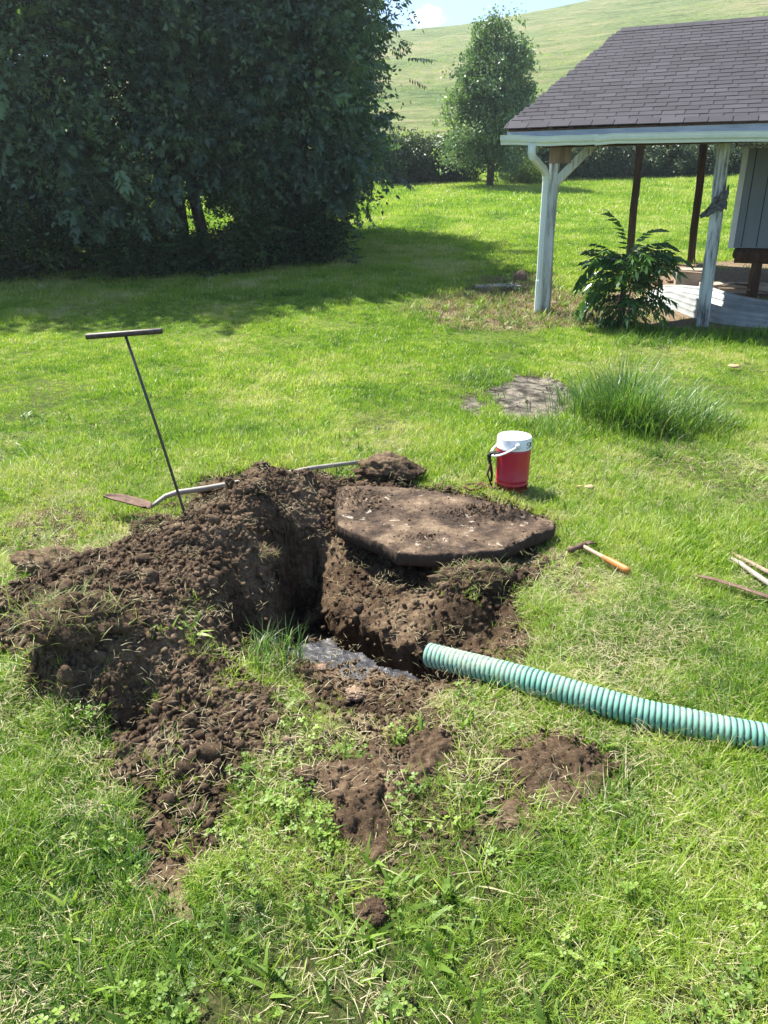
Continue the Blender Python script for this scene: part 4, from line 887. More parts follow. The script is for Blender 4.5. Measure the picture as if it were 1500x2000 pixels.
V, F, t = merge(FS, rng.integers(0, 5, m), dirs2rot(rng.normal(size=(m, 3))*[1, 1, .3]+[0, 0, .3], rng.normal(0, .3, m)), rng.uniform(.25, .4, m), np.column_stack([np.full(m, wx), np.full(m, wy), wz_+rng.uniform(.05, .28, m)]), rng.random(m))
link('leaves', npmesh('leaves', V, F, {'tint': t}), M['sapling'], wd); mb = MB(); mb.tube([(wx, wy, wz_-.02), (wx, wy, wz_+.28)], .004, 5); mb.build('stem', M['bark'], wd)

# ------------------------------------------------------------------ carport
n = NT('peeling_white_paint'); v = n.mapping(n.obj(), (1, 1, .09)); a = n.noise(v, 26, 7, .7); b = n.noise(n.mapping(n.obj(), (1, 1, .4)), 3.5, 5, .6)
f = n.math('ADD', n.math('MULTIPLY', a, .65), n.math('MULTIPLY', b, .4))
M['postwhite'] = n.done(n.bsdf(n.ramp(f, [(.4, (.1, .09, .075)), (.48, (.3, .31, .29)), (.56, (.52, .56, .54)), (.7, (.62, .66, .63))]), .75, .25, n.bump(f, .8, .006)))
M['gutter'] = simple('gutter_paint', (.55, .62, .58), (.68, .73, .69), 5, .45, .4, .08, .002)
M['fascia'] = simple('grey_fascia', (.2, .25, .3), (.34, .4, .46), 6, .8, .2, .3, .003, (.3, 1, 3))
M['brown'] = simple('brown_timber', (.035, .022, .014), (.1, .062, .038), 18, .85, .15, .6, .004, (1, 1, .1))
M['rawwood'] = simple('raw_wood', (.14, .1, .07), (.28, .21, .15), 14, .85, .15, .5, .003, (1, 1, .12))
n = NT('asphalt_shingle'); p = n.obj(); t = n.attr('tint'); c = n.ramp(t, [(0, (.025, .0225, .0265)), (.5, (.042, .038, .044)), (1, (.068, .062, .07))])
c = n.mix(n.mr(n.noise(p, 1.6, 4), .45, .7, 0, .5), c, (.064, .06, .068)); M['shingle'] = n.done(n.bsdf(n.mix(n.noise(p, 300, 2), c, (.06, .056, .062)), .92, .2, n.bump(n.noise(p, 260, 3), .6, .003)))
O = Vector((1.51, 10.65, 0)); e_ = Vector((.914, -.405, 0)).normalized(); n_ = Vector((.405, .914, 0)).normalized(); zu = Vector((0, 0, 1))
def Lc(u, v, z): return O+e_*u+n_*v+zu*z
def gz(u, v): q = Lc(u, v, 0); return float(T(q.x, q.y))
cp = empty('carport', Lc(2.6, .6, gz(2.6, .6)), 'open white post carport with a dark shingle roof and dented white gutter', 'carport')
def cbox(mb, u0, u1, v0, v1, z0, z1, t=.5): mb.box(Lc(u0, v0, z0), e_*(u1-u0), n_*(v1-v0), zu*(z1-z0), t)
ZE = 2.43; RV = 3.0; ZR = 3.94; UL = .85; UR = 8.6; BV = 6.55; ZB = 2.66
mb = MB(); rs = random.Random(5); SLn = math.hypot(RV, ZR-ZE); NC = 28; dv = RV/NC; dz = (ZR-ZE)/NC; nrm_ = (-n_*(ZR-ZE)+zu*RV).normalized()
for i in range(NC):
    v0 = i*dv-.03*(i == 0); u = UL*(i/NC)+(rs.uniform(-.035, .02))-.02; off = (i % 2)*.15+rs.uniform(-.02, .02); wav = .012*math.sin(i*.9)
    us = [u]; k = math.floor((u-off)/.26)+1
    while off+k*.26 < UR: us.append(off+k*.26); k += 1
    us.append(UR)
    for a, b in zip(us[:-1], us[1:]):
        if b-a < .03: continue
        g0 = .004; lift = .008+rs.uniform(0, .003); sag = .01*math.sin(a*1.3+.5)*(1-i/NC)
        lo = Lc(a+g0, v0, ZE+i*dz+sag); hi = Lc(a+g0, v0+dv+.05, ZE+i*dz+dz*(1+.05/dv)+sag)
        U = e_*(b-a-2*g0); p = [lo, lo+U, hi+U, hi]; th = nrm_*.004
        mb.add([q for q in p]+[p[0]+nrm_*lift+th*0, p[1]+nrm_*lift, p[2]+nrm_*.002, p[3]+nrm_*.002], [(4,5,6,7),(0,1,5,4),(1,2,6,5),(3,0,4,7)], rs.random())
rf = mb.build('roof', M['shingle'], cp)
mb = MB()
def slab4(mb, P, th, t=.5):
    P = [Vector(q) for q in P]; nn = (P[1]-P[0]).cross(P[3]-P[0]).normalized()*-th; Q = [q+nn for q in P]; mb.add(P+Q, [(0,1,2,3),(7,6,5,4),(0,4,5,1),(1,5,6,2),(2,6,7,3),(3,7,4,0)], t)
slab4(mb, [Lc(.03, .02, ZE-.004), Lc(UR-.02, .02, ZE-.004), Lc(UR-.02, RV, ZR-.004), Lc(UL+.02, RV, ZR-.004)], .025)
slab4(mb, [Lc(UL+.02, RV+.001, ZR-.002), Lc(UR-.02, RV+.001, ZR-.002), Lc(UR-.02, BV, ZB), Lc(UL+.02, BV, ZB)], .025)
mb.build('roof_deck', M['brown'], rf)
mb = MB(); m = 32
for i in range(m):
    a = UL+(UR-UL)*i/m; w = (UR-UL)/m-.005; tt = rs.random(); lf_ = .006+.004*rs.random()
    mb.box(Lc(a, RV-.13, ZR-.13*.503+lf_), e_*w, n_*.13+zu*.13*.503, nrm_*.006, tt); mb.box(Lc(a, RV+.001, ZR+lf_), e_*w, n_*.13-zu*.047, zu*.006, tt)
mb.build('ridge_cap', M['shingle'], rf)
mb = MB(); cbox(mb, .02, UR-.1, .03, .065, ZE-.13, ZE-.012); mb.build('fascia', M['fascia'], cp)
mb = MB()
for i in range(14):
    u = .12+i*.6; uu = max(u, UL+.05)
    a = Lc(u if u > .1 else .1, .07, ZE-.15); b = Lc(uu, RV, ZR-.14)
    mb.box(a, e_*.04, b-a, zu*.11); a2 = Lc(uu, RV+.002, ZR-.14); b2 = Lc(uu, BV-.1, ZB-.13); mb.box(a2, e_*.04, b2-a2, zu*.11)
mb.build('rafters', M['brown'], cp)
mb = MB(); cbox(mb, .35, UR-.3, .53, .67, 2.25, 2.45); mb.build('front_beam', M['brown'], cp)
mb = MB(); cbox(mb, .7, UR-.3, 6.13, 6.27, 2.62, 2.78); mb.build('back_beam', M['brown'], cp)
def gutter(u0, u1, z0, bend, name, dvv=0):
    prof = [(.0, .112), (.0, 0), (-.06, 0), (-.066, .028), (-.088, .05), (-.098, .085), (-.098, .112), (-.108, .114), (-.108, .122), (-.090, .122), (-.086, .108), (-.02, .104)]
    V = []; F = []; m = max(2, int((u1-u0)/.06)); k = len(prof)
    for i in range(m+1):
        u = u0+(u1-u0)*i/m; w = bend(u)-.017*u
        for a, b in prof: V.append(Lc(u, .028+a+dvv, z0+b*.86+w))
    for i in range(m):
        for j in range(k): a = i*k+j; b = i*k+(j+1) % k; F.append((a, b, b+k, a+k))
    F.append(tuple(range(k))); F.append(tuple(range(m*k, m*k+k))[::-1])
    mb = MB(); mb.add(V, F); return mb.build(name, M['gutter'], cp)
g_ = gutter(-.04, 1.16, 2.252, lambda u: .01*math.sin(u*7+1)-.012*math.exp(-((u-.95)/.12)**2), 'gutter'); g_['label'] = 'short left gutter piece with a dented rim'
g_ = gutter(1.12, UR, 2.255, lambda u: .012-.04*max(0, 1.35-u)/.25*.6+.003*math.sin(u*3), 'gutter', -.006)
def post(u, v, wv, ztop, mat, name, lu=0, lab=None, base=None):
    q = Lc(u, v, 0); z0 = gz(u, v)-.05; mb = MB(); h = wv/2; rsx = random.Random(int(u*100)); m = 14; V = []; F = []
    for i in range(m+1):
        f = i/m; j = .006*math.sin(f*9+u)+lu*f
        for a, b in ((-h, -h), (h, -h), (h, h), (-h, h)): V.append(Lc(u+a+j+rsx.uniform(-.003, .003), v+b, z0+(ztop-z0)*f))
    for i in range(m):
        for j in range(4): a = i*4+j; b = i*4+(j+1) % 4; F.append((a, b, b+4, a+4))
    F.append((3,2,1,0)); F.append((m*4, m*4+1, m*4+2, m*4+3)); mb.add(V, F); o = mb.build(name, mat, cp, bevel=.006)
    if lab: o['label'] = lab
    return o
post(.54, .6, .115, 2.249, M['postwhite'], 'post', -.03)
post(2.6, .6, .15, 2.249, M['postwhite'], 'post', -.06, 'right white post with flaking paint')
post(.9, 6.2, .13, 2.62, M['brown'], 'post', -.03, 'unpainted brown back post')
post(2.05, 6.2, .13, 2.62, M['brown'], 'post', -.06, 'unpainted brown back post')
mb = MB(); a = Lc(.585, .555, 1.80); b = Lc(1.06, .555, 2.27); dd_ = (b-a); pr = Vector((0, 0, 1)).cross(dd_).normalized(); up_ = dd_.cross(pr).normalized()*-.1
mb.box(a, dd_, n_*.09, up_ if up_.z > 0 else -up_); mb.build('brace', M['postwhite'], cp, bevel=.005)
mb = MB(); cbox(mb, .46, .74, .515, .54, 2.06, 2.248); mb.build('post_plate', M['rawwood'], cp)
mb = MB(); zb = gz(.44, .5)
mb.tube([Lc(.36, -.03, 2.25), Lc(.36, -.03, 2.165), Lc(.365, -.01, 2.12), Lc(.43, .36, 1.99), Lc(.45, .44, 1.93), Lc(.45, .47, 1.85), Lc(.452, .47, 1.2), Lc(.458, .48, .62), Lc(.458, .48, .6), Lc(.46, .48, zb+.02)], [.05, .05, .05, .05, .05, .046, .046, .046, .051, .049], 8)
mb.build('downspout', M['gutter'], cp, False)
# torn grey rag nailed on the right post
rng = np.random.default_rng(120); q = Lc(2.5, .5, 1.62); nu = 14; nv = 10; V = []; F = []
for j in range(nv+1):
    for i in range(nu+1):
        f = i/nu; w = (.16*(1-f)**.7+.02)*(.8+.4*rng.random()); x = -.30*f+.06; zc = -.22*f**1.3+.03
        V.append(Vector(Lc(2.6, .505, 1.62))+Vector((x, -.03-.04*math.sin(f*3), zc+(j/nv-.5)*w*1.5+.01*rng.normal()))+Vector((0, .02*rng.normal(), 0)))
for j in range(nv):
    for i in range(nu): a = j*(nu+1)+i; F.append((a, a+1, a+nu+2, a+nu+1))
M['rag'] = simple('grey_rag', (.07, .07, .07), (.2, .2, .19), 40, .95, .1, .6, .01)
mb = MB(); mb.add(V, F); o = mb.build('torn_rag', M['rag'], None, True); sd = o.modifiers.new('thickness', 'SOLIDIFY'); sd.thickness = .008; tag(o, 'ragged grey shred hanging off the right white carport post', 'rag')
# ------------------------------------------------------------------ raised shed at the right edge
M['siding'] = simple('grey_siding', (.14, .18, .21), (.2, .24, .275), 4, .6, .3, .1, .002, (1, 1, .2))
M['trimw'] = simple('pale_corner_trim', (.5, .55, .56), (.62, .66, .66), 6, .6)
M['galv'] = simple('corrugated_metal', (.2, .215, .205), (.36, .38, .36), 5, .5, .5, .15, .003, metal=.0)
SH = Vector((5.1, 12.0, 0)); sd_ = lambda u, v, z: SH+e_*u+n_*v+zu*z
sh = empty('raised_shed', sd_(.1, .1, float(T(5.2, 12))), 'grey panelled shed raised on a timber beam at the right edge', 'shed')
mb = MB(); mb.box(sd_(.0, .0, .97), e_*2.6, n_*1.9, zu*1.33)
wo = mb.build('wall', M['siding'], sh); mb = MB()
for i in range(12): u = .16+i*.2; mb.box(sd_(u, -.003, .985), e_*.014, n_*.004, zu*1.3, .2)
M['grooves'] = simple('groove_grey', (.03, .04, .05), (.05, .06, .07)); mb.build('panel_grooves', M['grooves'], wo)
mb = MB(); mb.box(sd_(-.012, -.014, .965), e_*.075, n_*.016, zu*1.335); mb.box(sd_(-.014, -.012, .965), e_*.014, n_*.09, zu*1.335); mb.build('corner_trim', M['trimw'], sh)
mb = MB(); V = []; F = []; m = 130
for i in range(m+1):
    u = -.08+2.8*i/m; w = .014*math.cos(u*2*math.pi/.076)
    for v_, z_ in ((-.14, 2.30), (2.1, 2.42)): V.append(sd_(u, v_, z_+w)); V.append(sd_(u, v_, z_+w+.012+.03*(v_ < 0)))
for i in range(m):
    a = i*4; F += [(a+1, a+5, a+7, a+3), (a, a+2, a+6, a+4), (a, a+4, a+5, a+1), (a+2, a+3, a+7, a+6)]
mb.add(V, F); mb.build('metal_roof', M['galv'], sh, True)
mb = MB(); mb.tube([sd_(.1, .12, .86), sd_(1.2, .12, .85), sd_(2.6, .12, .86)], .11, 12); mb.build('floor_beam', M['brown'], sh)
mb = MB(); mb.tube([sd_(.14, .3, .86), sd_(.14, 1.7, .86)], .08, 10); mb.build('floor_beam', M['brown'], sh)
zb = float(T(5.5, 11.9)); mb = MB(); mb.tube([sd_(.42, .12, zb-.03), sd_(.42, .12, .76)], [.085, .075], 10); mb.build('pier', M['brown'], sh)
M['conc'] = simple('pale_concrete', (.3, .24, .18), (.46, .38, .29), 6, .85, .2, .5, .006)
M['conc2'] = simple('weathered_concrete', (.25, .22, .19), (.42, .37, .3), 6, .85, .2, .5, .006)
def slabby(name, px, py, w, d_, h_, label, mat, cat, rotu=0, grp=None):
    x, y, z = WT(px, py); ee = Vector((math.cos(rotu), math.sin(rotu), 0)); nn = Vector((-ee.y, ee.x, 0)); mb = MB(); mb.box(Vector((x, y, z-.03)), ee*w, nn*d_, zu*h_); o = mb.build(name, mat, None, bevel=.02, bseg=3); return tag(o, label, cat, grp)
slabby('concrete_block', 1318, 560, .52, .45, .3, 'upright pale concrete block standing left under the carport', M['conc'], 'concrete block', -.25)
slabby('concrete_slab', 1372, 572, 1.05, .5, .16, 'low pale concrete slab between the block and the shed pier', M['conc'], 'concrete slab', -.2)
slabby('concrete_slab', 1240, 590, .9, .5, .06, 'flat sunlit concrete slab edge between sapling and corrugated sheets', M['conc'], 'concrete slab', -.3)
slabby('concrete_slab', 930, 566, .75, .35, .09, 'half buried flat pale stone slab left of the downspout', M['conc2'], 'stone slab', .1)
for i, (px, py, s_, lb) in enumerate([(1285, 556, .09, 'rough tan rock by the left end of the corrugated sheets'), (1310, 552, .07, 'brown rock touching the upright concrete block'), (1395, 585, .055, 'round brown rock in front of the low slab'), (1215, 655, .05, 'small pale stone in the grass under the sapling'), (1015, 548, .12, 'pale half buried rock at the back of the dead grass patch'), (1085, 600, .07, 'pale stone just right of the left carport post'), (1130, 605, .05, 'flat pale stone left of the sapling')]):
    x, y, z = WT(px, py); v, f = rock_template(600+i, 3); o = link('rock', npmesh('rock', v*s_+np.array([0, 0, s_*.4]), f), M['pebble'], smooth=True); o.location = (x, y, z); tag(o, lb, 'rock', 'rocks under the carport')
def sheet(name, bot, topp, hgt, back, label):
    bp_ = [Vector(WT(*q)) for q in bot]; m = 60; V = []; F = []; prof = []
    t = 0
    while t < .999:
        prof += [(t, 0), (t+.05, .012), (t+.12, .012), (t+.17, 0)]; t += .33
    prof.append((1, 0)); k = len(prof)
    for i in range(m+1):
        f = i/m*(len(bp_)-1); j = min(int(f), len(bp_)-2); g = f-j
        a = bp_[max(j-1, 0)]; b = bp_[j]; c = bp_[j+1]; d = bp_[min(j+2, len(bp_)-1)]
        P = .5*((2*b)+(c-a)*g+(2*a-5*b+4*c-d)*g*g+(3*b-a-3*c+d)*g**3); h_ = np.interp(i/m, np.linspace(0, 1, len(hgt)), hgt)
        for (tt, o_) in prof: V.append(P+Vector((.25, .9, 0)).normalized()*(back*tt-o_)+zu*(h_*tt+o_*.4-.02))
    for i in range(m):
        for j in range(k-1): a = i*k+j; F.append((a, a+k, a+k+1, a+1))
    mb = MB(); mb.add(V, F); o = mb.build(name, M['galv'], None, False); sm = o.modifiers.new('thickness', 'SOLIDIFY'); sm.thickness = .004; tag(o, label, 'metal sheet', 'corrugated sheets under the carport')
sheet('corrugated_sheet', [(1262, 594), (1310, 604), (1360, 622), (1430, 636), (1540, 646)], None, [.16, .22, .22, .17, .13], .26, 'front white ribbed metal sheet bent along the carport edge')
sheet('corrugated_sheet', [(1285, 575), (1330, 590), (1390, 608), (1450, 618), (1540, 622)], None, [.10, .2, .27, .22, .15], .34, 'rear white ribbed metal sheet leaning behind the front one')
def stick(name, p0, p1, r, label, mat, cat, z0=.03, z1=.03, sq=.4, n_s=6):
    a = Vector(WT(*p0)); b = Vector(WT(*p1)); a.z += z0; b.z += z1; mb = MB(); mid = a.lerp(b, .5)+Vector((0, 0, .02)); mb.tube([a, a.lerp(mid, .5), mid, mid.lerp(b, .5), b], r, n_s, squash=sq); o = mb.build(name, mat); return tag(o, label, cat)
stick('scrap_board', (1275, 566), (1375, 582), .03, 'long thin brown board on top of the ribbed sheets', M['rawwood'], 'board', .28, .36)
stick('scrap_board', (1400, 590), (1500, 585), .035, 'weathered board lying right of the round rock', M['rawwood'], 'board', .2, .1)
stick('scrap_board', (1430, 588), (1475, 578), .03, 'short dark board end near the shed pier', M['brown'], 'board', .25, .1)
stick('scrap_board', (1335, 582), (1480, 577), .02, 'grey stick across the low concrete slab', M['rawwood'], 'board', .15, .17)
# ------------------------------------------------------------------ red and white drink jug
n = NT('red_plastic'); M['red'] = n.done(n.bsdf((.42, .018, .035), .38, .45, n.bump(n.noise(n.obj(), 90, 3), .08, .001)))
n = NT('white_plastic'); f = n.noise(n.obj(), 30, 5, .6); M['white'] = n.done(n.bsdf(n.ramp(f, [(.3, (.62, .64, .66)), (.6, (.78, .79, .8))]), .4, .4))
M['black'] = simple('black_strap', (.01, .01, .011), (.03, .028, .028), 60, .6, .3, .3, .001)
M['cord'] = simple('dark_red_cord', (.05, .015, .012), (.14, .05, .035), 80, .8, .2, .5, .002)
jx, jy = Wz(1000, 962)[0], Wz(1000, 962)[1]+.035; jz = float(zground(np.array([jx]), np.array([jy]))[0])-.004
jg = empty('drink_jug', (jx, jy, jz), 'red drink jug with white lid and handle standing on the grass', 'drink jug')
mb = MB(); mb.lathe((jx, jy, jz), [(0, .004), (.084, .0), (.091, .006), (.0935, .02), (.0945, .06), (.0965, .052), (.0965, .066), (.095, .068), (.0955, .085), (.0972, .087), (.0972, .091), (.096, .093), (.0985, .2), (.1, .262), (.1, .275), (.0, .275)], 64)
mb.build('body', M['red'], jg, True, bevel=0)
mb = MB(); mb.lathe((jx, jy, jz), [(0, .276), (.1005, .276), (.1022, .279), (.102, .284), (.1012, .286), (.1005, .334), (.099, .341), (.095, .346), (.087, .347), (.084, .344), (.082, .34), (0, .339)], 64); mb.build('lid', M['white'], jg, True)
fa = math.radians(-88); ax = Vector((math.cos(fa), math.sin(fa), 0)); lf = Vector((-1.0, .0, -.62)).normalized(); CC = Vector((jx, jy, jz+.312))
ps = [CC+ax*(.112*math.cos(t))+lf*(.15*math.sin(t)**.7) for t in np.linspace(0, math.pi, 26)]
mb = MB(); mb.tube(ps, .0095, 8, squash=.6); mb.tube([CC+ax*.1, CC+ax*.12], .016, 14); mb.tube([CC-ax*.1, CC-ax*.12], .016, 14); mb.build('handle', M['white'], jg, True)
# marker writing on the lid
def cyl(a, z, r=.1022): return Vector((jx+r*math.cos(a), jy+r*math.sin(a), jz+z))
def stroke(mb, pts, a0, z0, s_): mb.tube([cyl(math.radians(a0)+x*s_/.1, z0+y*s_) for x, y in pts], .0017, 6)
mb = MB(); Sp = [(.95+0*0, .85), (.75, 1.0), (.4, 1.0), (.12, .82), (.2, .6), (.5, .5), (.8, .38), (.88, .18), (.6, .0), (.3, .0), (.05, .12)]
stroke(mb, Sp, -56, .293, .03); stroke(mb, [(.05, 1.05), (.0, .5), (.02, 0)], -37, .293, .03); stroke(mb, [(.75, .85), (.08, .42), (.35, .3), (.85, 0)], -37, .293, .03)
mb.build('marker_writing', M['black'], jg)
# strap hanging from the handle + cord on the grass
hx = ps[13]; mb = MB()
mb.tube([hx+Vector((.03, -.03, .012)), hx+Vector((0, -.012, .008)), hx+Vector((-.016, -.004, -.01)), hx+Vector((-.006, -.012, -.06)), hx+Vector((.006, -.018, -.12)), hx+Vector((.004, -.02, -.165))], [.015, .019, .018, .012, .011, .009], 8, squash=.7)
mb.tube([hx+Vector((.008, -.05, .012)), hx+Vector((.02, -.06, .02)), hx+Vector((.045, -.07, .028))], .008, 6)
o = mb.build('black_strap', M['black'], None, True); tag(o, 'black rubber strap hanging from the handle of the jug', 'strap')
rng = np.random.default_rng(130); pts = [hx+Vector((-.006, -.02, -.05)), hx+Vector((-.02, -.02, -.12))]
for i in range(22):
    a = i*.75; gx_, gy_ = jx-.17-.035*math.sin(i*.3)*2+.05*math.cos(a), jy-.02+.045*math.sin(a)+.01*rng.normal(); pts.append(Vector((gx_, gy_, float(zground(np.array([gx_]), np.array([gy_]))[0])+.03+.012*rng.random())))
mb = MB(); mb.tube(pts, .006, 6); o = mb.build('red_cord', M['cord'], None, True); tag(o, 'dark red cord coiled in the grass left of the jug', 'cord')
# ------------------------------------------------------------------ probe rod stuck in the heap
M['iron'] = simple('dark_steel', (.045, .04, .038), (.1, .085, .075), 30, .5, .5, .3, .001, metal=.6)
M['rust'] = simple('rusty_steel', (.08, .045, .03), (.19, .12, .085), 22, .75, .3, .5, .002, metal=.2)
b = Vector(Wz(367, 1022, .2)); tp = Vector(Wy(244, 652, b.y+.02)); h0 = Vector(Wy(168, 657.5, b.y-.0)); h1 = Vector(Wy(317, 646, b.y+.03))
pb = empty('probe_rod', tuple(b), 'thin T handled steel probe rod stuck upright in the soil heap', 'probe rod')
mb = MB(); mb.tube([b+(b-tp)*.2, b, b.lerp(tp, .5)+Vector((.004, 0, 0)), tp], .0062, 10); mb.build('rod', M['iron'], pb, True)
mb = MB(); mb.tube([h0, h0.lerp(h1, .5), h1], .0125, 14); mb.build('handle', M['iron'], pb, True, bevel=.002)
# ------------------------------------------------------------------ shovel behind the heap
M['fibre'] = simple('grey_shovel_handle', (.24, .21, .17), (.38, .34, .28), 12, .5, .4, .15, .001)
sv = empty('shovel', Wz(298, 988, .02), 'long handled shovel lying behind the heap with its blade at left', 'shovel')
hp_ = [(296, 990, .025), (308, 980, .04), (322, 970, .055), (345, 962, .065), (400, 954, .075), (500, 936, .09), (610, 914, .06), (715, 901, .035)]
mb = MB(); mb.tube([Wz(*q) for q in hp_], [.010, .012, .014, .016, .0155, .0145, .014, .0135], 12); mb.build('handle', M['fibre'], sv, True)
A0 = Vector(Wz(292, 994, .03)); A1 = Vector(Wz(205, 976, .055)); ax_ = A1-A0; wd_ = Vector((.25, .95, -.1)).normalized(); V = []; F = []; nu, nv = 14, 10
for i in range(nu+1):
    f = i/nu; w = .055*(min(1, f*6+.55))*(1-max(0, f-.6)**2*4.5)
    for j in range(nv+1): s_ = j/nv*2-1; V.append(A0+ax_*f+wd_*(w*s_)+zu*(.022*s_*s_+.012*math.sin(f*2)))
for i in range(nu):
    for j in range(nv): a = i*(nv+1)+j; F.append((a, a+nv+1, a+nv+2, a+1))
mb = MB(); mb.add(V, F); o = mb.build('blade', M['rust'], sv, True); q = o.modifiers.new('thickness', 'SOLIDIFY'); q.thickness = .003
# ------------------------------------------------------------------ green suction hose
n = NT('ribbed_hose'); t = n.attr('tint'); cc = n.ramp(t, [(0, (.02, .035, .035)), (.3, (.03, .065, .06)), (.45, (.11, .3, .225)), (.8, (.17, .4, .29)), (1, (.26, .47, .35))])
ds = n.attr('dust'); cc = n.mix(n.math('MULTIPLY', ds, n.mr(n.noise(n.pos(), 22, 5, .7), .35, .65)), cc, (.3, .33, .24))
M['hose'] = n.done(n.bsdf(cc, .58, .3, n.bump(n.noise(n.pos(), 120, 4), .15, .002)))
hp_ = [(838, 1279, .015), (950, 1307, .042), (1050, 1335, .052), (1150, 1364, .052), (1250, 1391, .052), (1350, 1413, .052), (1450, 1433, .052), (1550, 1450, .052), (1700, 1474, .052), (1900, 1505, .052), (2600, 1600, .052), (3600, 1700, .052)]
P = np.array([Wz(*q) for q in hp_]); P[:, 2] += np.concatenate([[.0, .0], turf(P[2:, 0], P[2:, 1])])
def cr(P, m):
    out = []
    for i in range(len(P)-1):
        a = P[max(i-1, 0)]; b = P[i]; c = P[i+1]; d = P[min(i+2, len(P)-1)]
        for g in np.linspace(0, 1, m, endpoint=False): out.append(.5*((2*b)+(c-a)*g+(2*a-5*b+4*c-d)*g*g+(3*b-a-3*c+d)*g**3))
    return np.array(out+[P[-1]])
Q = cr(P, 400); sl_ = np.concatenate([[0], np.cumsum(np.linalg.norm(np.diff(Q, axis=0), axis=1))]); step = .0022; ss = np.arange(0, sl_[-1], step)
Q = np.stack([np.interp(ss, sl_, Q[:, k]) for k in range(3)], 1); D = np.gradient(Q, axis=0); D /= np.linalg.norm(D, axis=1)[:, None]
Sd = np.cross(D, [0, 0, 1.]); Sd /= np.linalg.norm(Sd, axis=1)[:, None]; Up = np.cross(Sd, D); na_ = 40; an = np.linspace(0, 2*math.pi, na_, endpoint=False)
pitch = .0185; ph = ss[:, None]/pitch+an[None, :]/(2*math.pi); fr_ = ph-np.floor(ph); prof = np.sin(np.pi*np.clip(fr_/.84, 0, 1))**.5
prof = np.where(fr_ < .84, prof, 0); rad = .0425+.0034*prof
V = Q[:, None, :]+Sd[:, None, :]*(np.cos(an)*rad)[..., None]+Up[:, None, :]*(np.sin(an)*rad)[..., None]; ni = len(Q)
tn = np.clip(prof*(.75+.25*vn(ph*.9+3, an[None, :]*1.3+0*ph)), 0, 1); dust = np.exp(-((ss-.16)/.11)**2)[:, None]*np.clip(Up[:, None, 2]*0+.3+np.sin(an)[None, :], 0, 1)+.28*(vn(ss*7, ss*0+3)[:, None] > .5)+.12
Vin = Q[:14][::-1][:, None, :]+Sd[:14][::-1][:, None, :]*(np.cos(an)*.042)[None, :, None]+Up[:14][::-1][:, None, :]*(np.sin(an)*.042)[None, :, None]
Vin = Vin[::-1]; Vall = np.concatenate([Vin[::-1], V]); nr = len(Vall); i = np.arange(nr-1)[:, None]*na_+np.arange(na_)[None, :]; j = np.arange(nr-1)[:, None]*na_+(np.arange(na_)+1)[None, :] % na_
F = np.stack([i, j, j+na_, i+na_], -1).reshape(-1, 4)[:, ::-1]
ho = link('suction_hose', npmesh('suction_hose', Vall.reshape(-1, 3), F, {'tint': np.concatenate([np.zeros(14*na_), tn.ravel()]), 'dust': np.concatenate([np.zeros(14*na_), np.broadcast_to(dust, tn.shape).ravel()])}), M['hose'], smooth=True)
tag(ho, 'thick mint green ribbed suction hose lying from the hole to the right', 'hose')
# ------------------------------------------------------------------ tools in the grass
n = NT('varnished_handle'); v = n.mapping(n.obj(), (1, 1, 1)); M['hick'] = n.done(n.bsdf(n.ramp(n.attr('tint'), [(0, (.4, .26, .17)), (.45, (.42, .29, .19)), (.5, (.42, .17, .05)), (1, (.5, .2, .055))]), .5, .35, n.bump(n.noise(v, 120, 4), .2, .001)))
def gp(px, py, z): x, y, _ = Wz(px, py, z); return Vector((x, y, z+float(turf(x, y))))
hm = empty('claw_hammer', tuple(gp(1150, 1072, .03)), 'wooden handled claw hammer lying on the grass right of the lid', 'hammer')
a = gp(1136, 1067, .045); b = gp(1229, 1117, .04); mb = MB()
for k in range(12):
    pass
pts = [a.lerp(b, f) for f in np.linspace(-.02, 1, 14)]; rr = [.009, .0095, .010, .0095, .009, .009, .0105, .0125, .014, .0145, .0145, .0145, .015, .0135]
base_n = len(mb.v); mb.tube(pts, rr, 12, squash=1.2); mb.t = [float(i//12)/13 for i in range(len(mb.v))]; mb.build('handle', M['hick'], hm, True)
fc = gp(1112, 1076, .045); cl_ = gp(1165, 1056, .05); mb = MB()
mb.tube([fc, fc.lerp(cl_, .04), fc.lerp(cl_, .14), fc.lerp(cl_, .2), fc.lerp(cl_, .3), fc.lerp(cl_, .42), fc.lerp(cl_, .58)], [.015, .0165, .016, .011, .012, .016, .013], 14)
m0 = fc.lerp(cl_, .55); sdv = (b-a).normalized()
for sg in (-1, 1):
    mb.tube([m0+sdv*.004*sg, m0.lerp(cl_, .4)+sdv*.007*sg+zu*.004, m0.lerp(cl_, .75)+sdv*.009*sg-zu*.004, cl_+sdv*.010*sg-zu*.02], [.009, .008, .006, .0025], 8, squash=.7)
mb.build('head', M['rust'], hm, True)
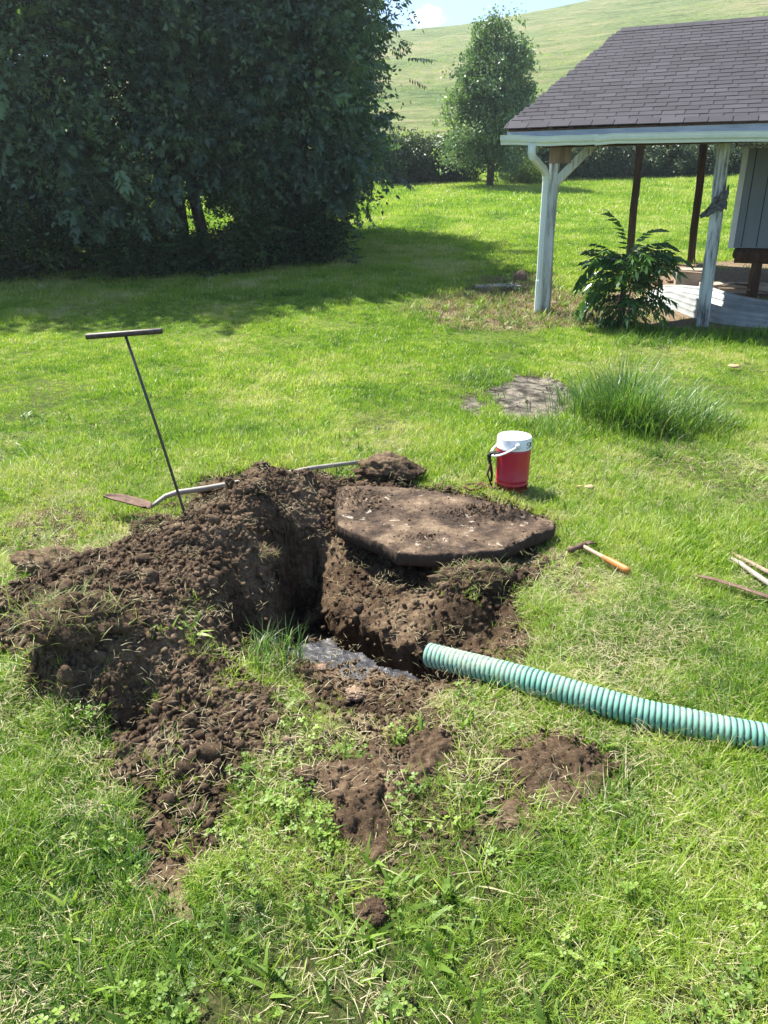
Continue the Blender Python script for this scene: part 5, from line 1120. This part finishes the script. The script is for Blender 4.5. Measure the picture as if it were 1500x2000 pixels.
def bar(name, pts, r, sq, label, mat, cat, nn=12):
    mb = MB(); mb.tube([gp(*q) for q in pts], r, nn, squash=sq); o = mb.build(name, mat, None, True); return tag(o, label, cat)
bar('pry_bar', [(1360, 1124, .04), (1372, 1126, .042), (1395, 1131, .042), (1440, 1145, .04), (1500, 1166, .04), (1600, 1200, .04), (1700, 1240, .04)], [.006, .013, .015, .015, .0155, .015, .015], .35, 'flat rusty brown bar with a rounded end at the right edge', M['rust'], 'pry bar')
bar('tool_handle', [(1428, 1091, .03), (1445, 1100, .04), (1475, 1122, .04), (1560, 1180, .04), (1700, 1275, .04)], [.008, .011, .0125, .013, .013], 1, 'grey weathered tool shaft just above the rusty bar', M['fibre'], 'tool handle')
M['oldwood'] = simple('old_tool_wood', (.2, .14, .09), (.36, .28, .2), 20, .8, .2, .4, .002, (1, 1, 1))
bar('tool_handle', [(1432, 1082, .03), (1470, 1102, .04), (1560, 1150, .04), (1700, 1222, .04)], [.008, .0105, .012, .012], 1, 'thin tan wooden tool shaft, farthest of the tools at the right edge', M['oldwood'], 'tool handle')
def chip(px, py, s_, label, seed, zl=.04, col='chipw'):
    x, y, z = WT(px, py); v, f = rock_template(seed, 2, .3); o = link('wood_chip', npmesh('wood_chip', v*s_*np.array([1.3, .8, .35])+np.array([0, 0, zl]), f), M[col], smooth=False); o.location = (x, y, z); o.rotation_euler = (.25, .1, .3); tag(o, label, 'wood chip', 'wood chips on the lawn')
M['chipw'] = simple('wood_chip_tan', (.38, .24, .12), (.55, .38, .2), 20, .8)
chip(1146, 962, .03, 'tan wood chip in the grass right of the jug', 700)
chip(1430, 724, .065, 'yellowish wood chunk far right on the lawn beyond the tall grass', 701, .05)
chip(1128, 961, .015, 'tiny tan splinter beside the wood chip near the jug', 702)
chip(1155, 660, .03, 'reddish chip in the grass before the carport', 703, .03)
chip(330, 951, .02, 'small dark bit of bark in the grass behind the rod', 704, .04) if False else None

# ------------------------------------------------------------------ thin haze in the air
if HAZE > 0:
    mb = MB(); mb.box((-320, -62, -3), (640, 0, 0), (0, 420, 0), (0, 0, 110)); o = mb.build('haze', hz); tag(o, kind='stuff')
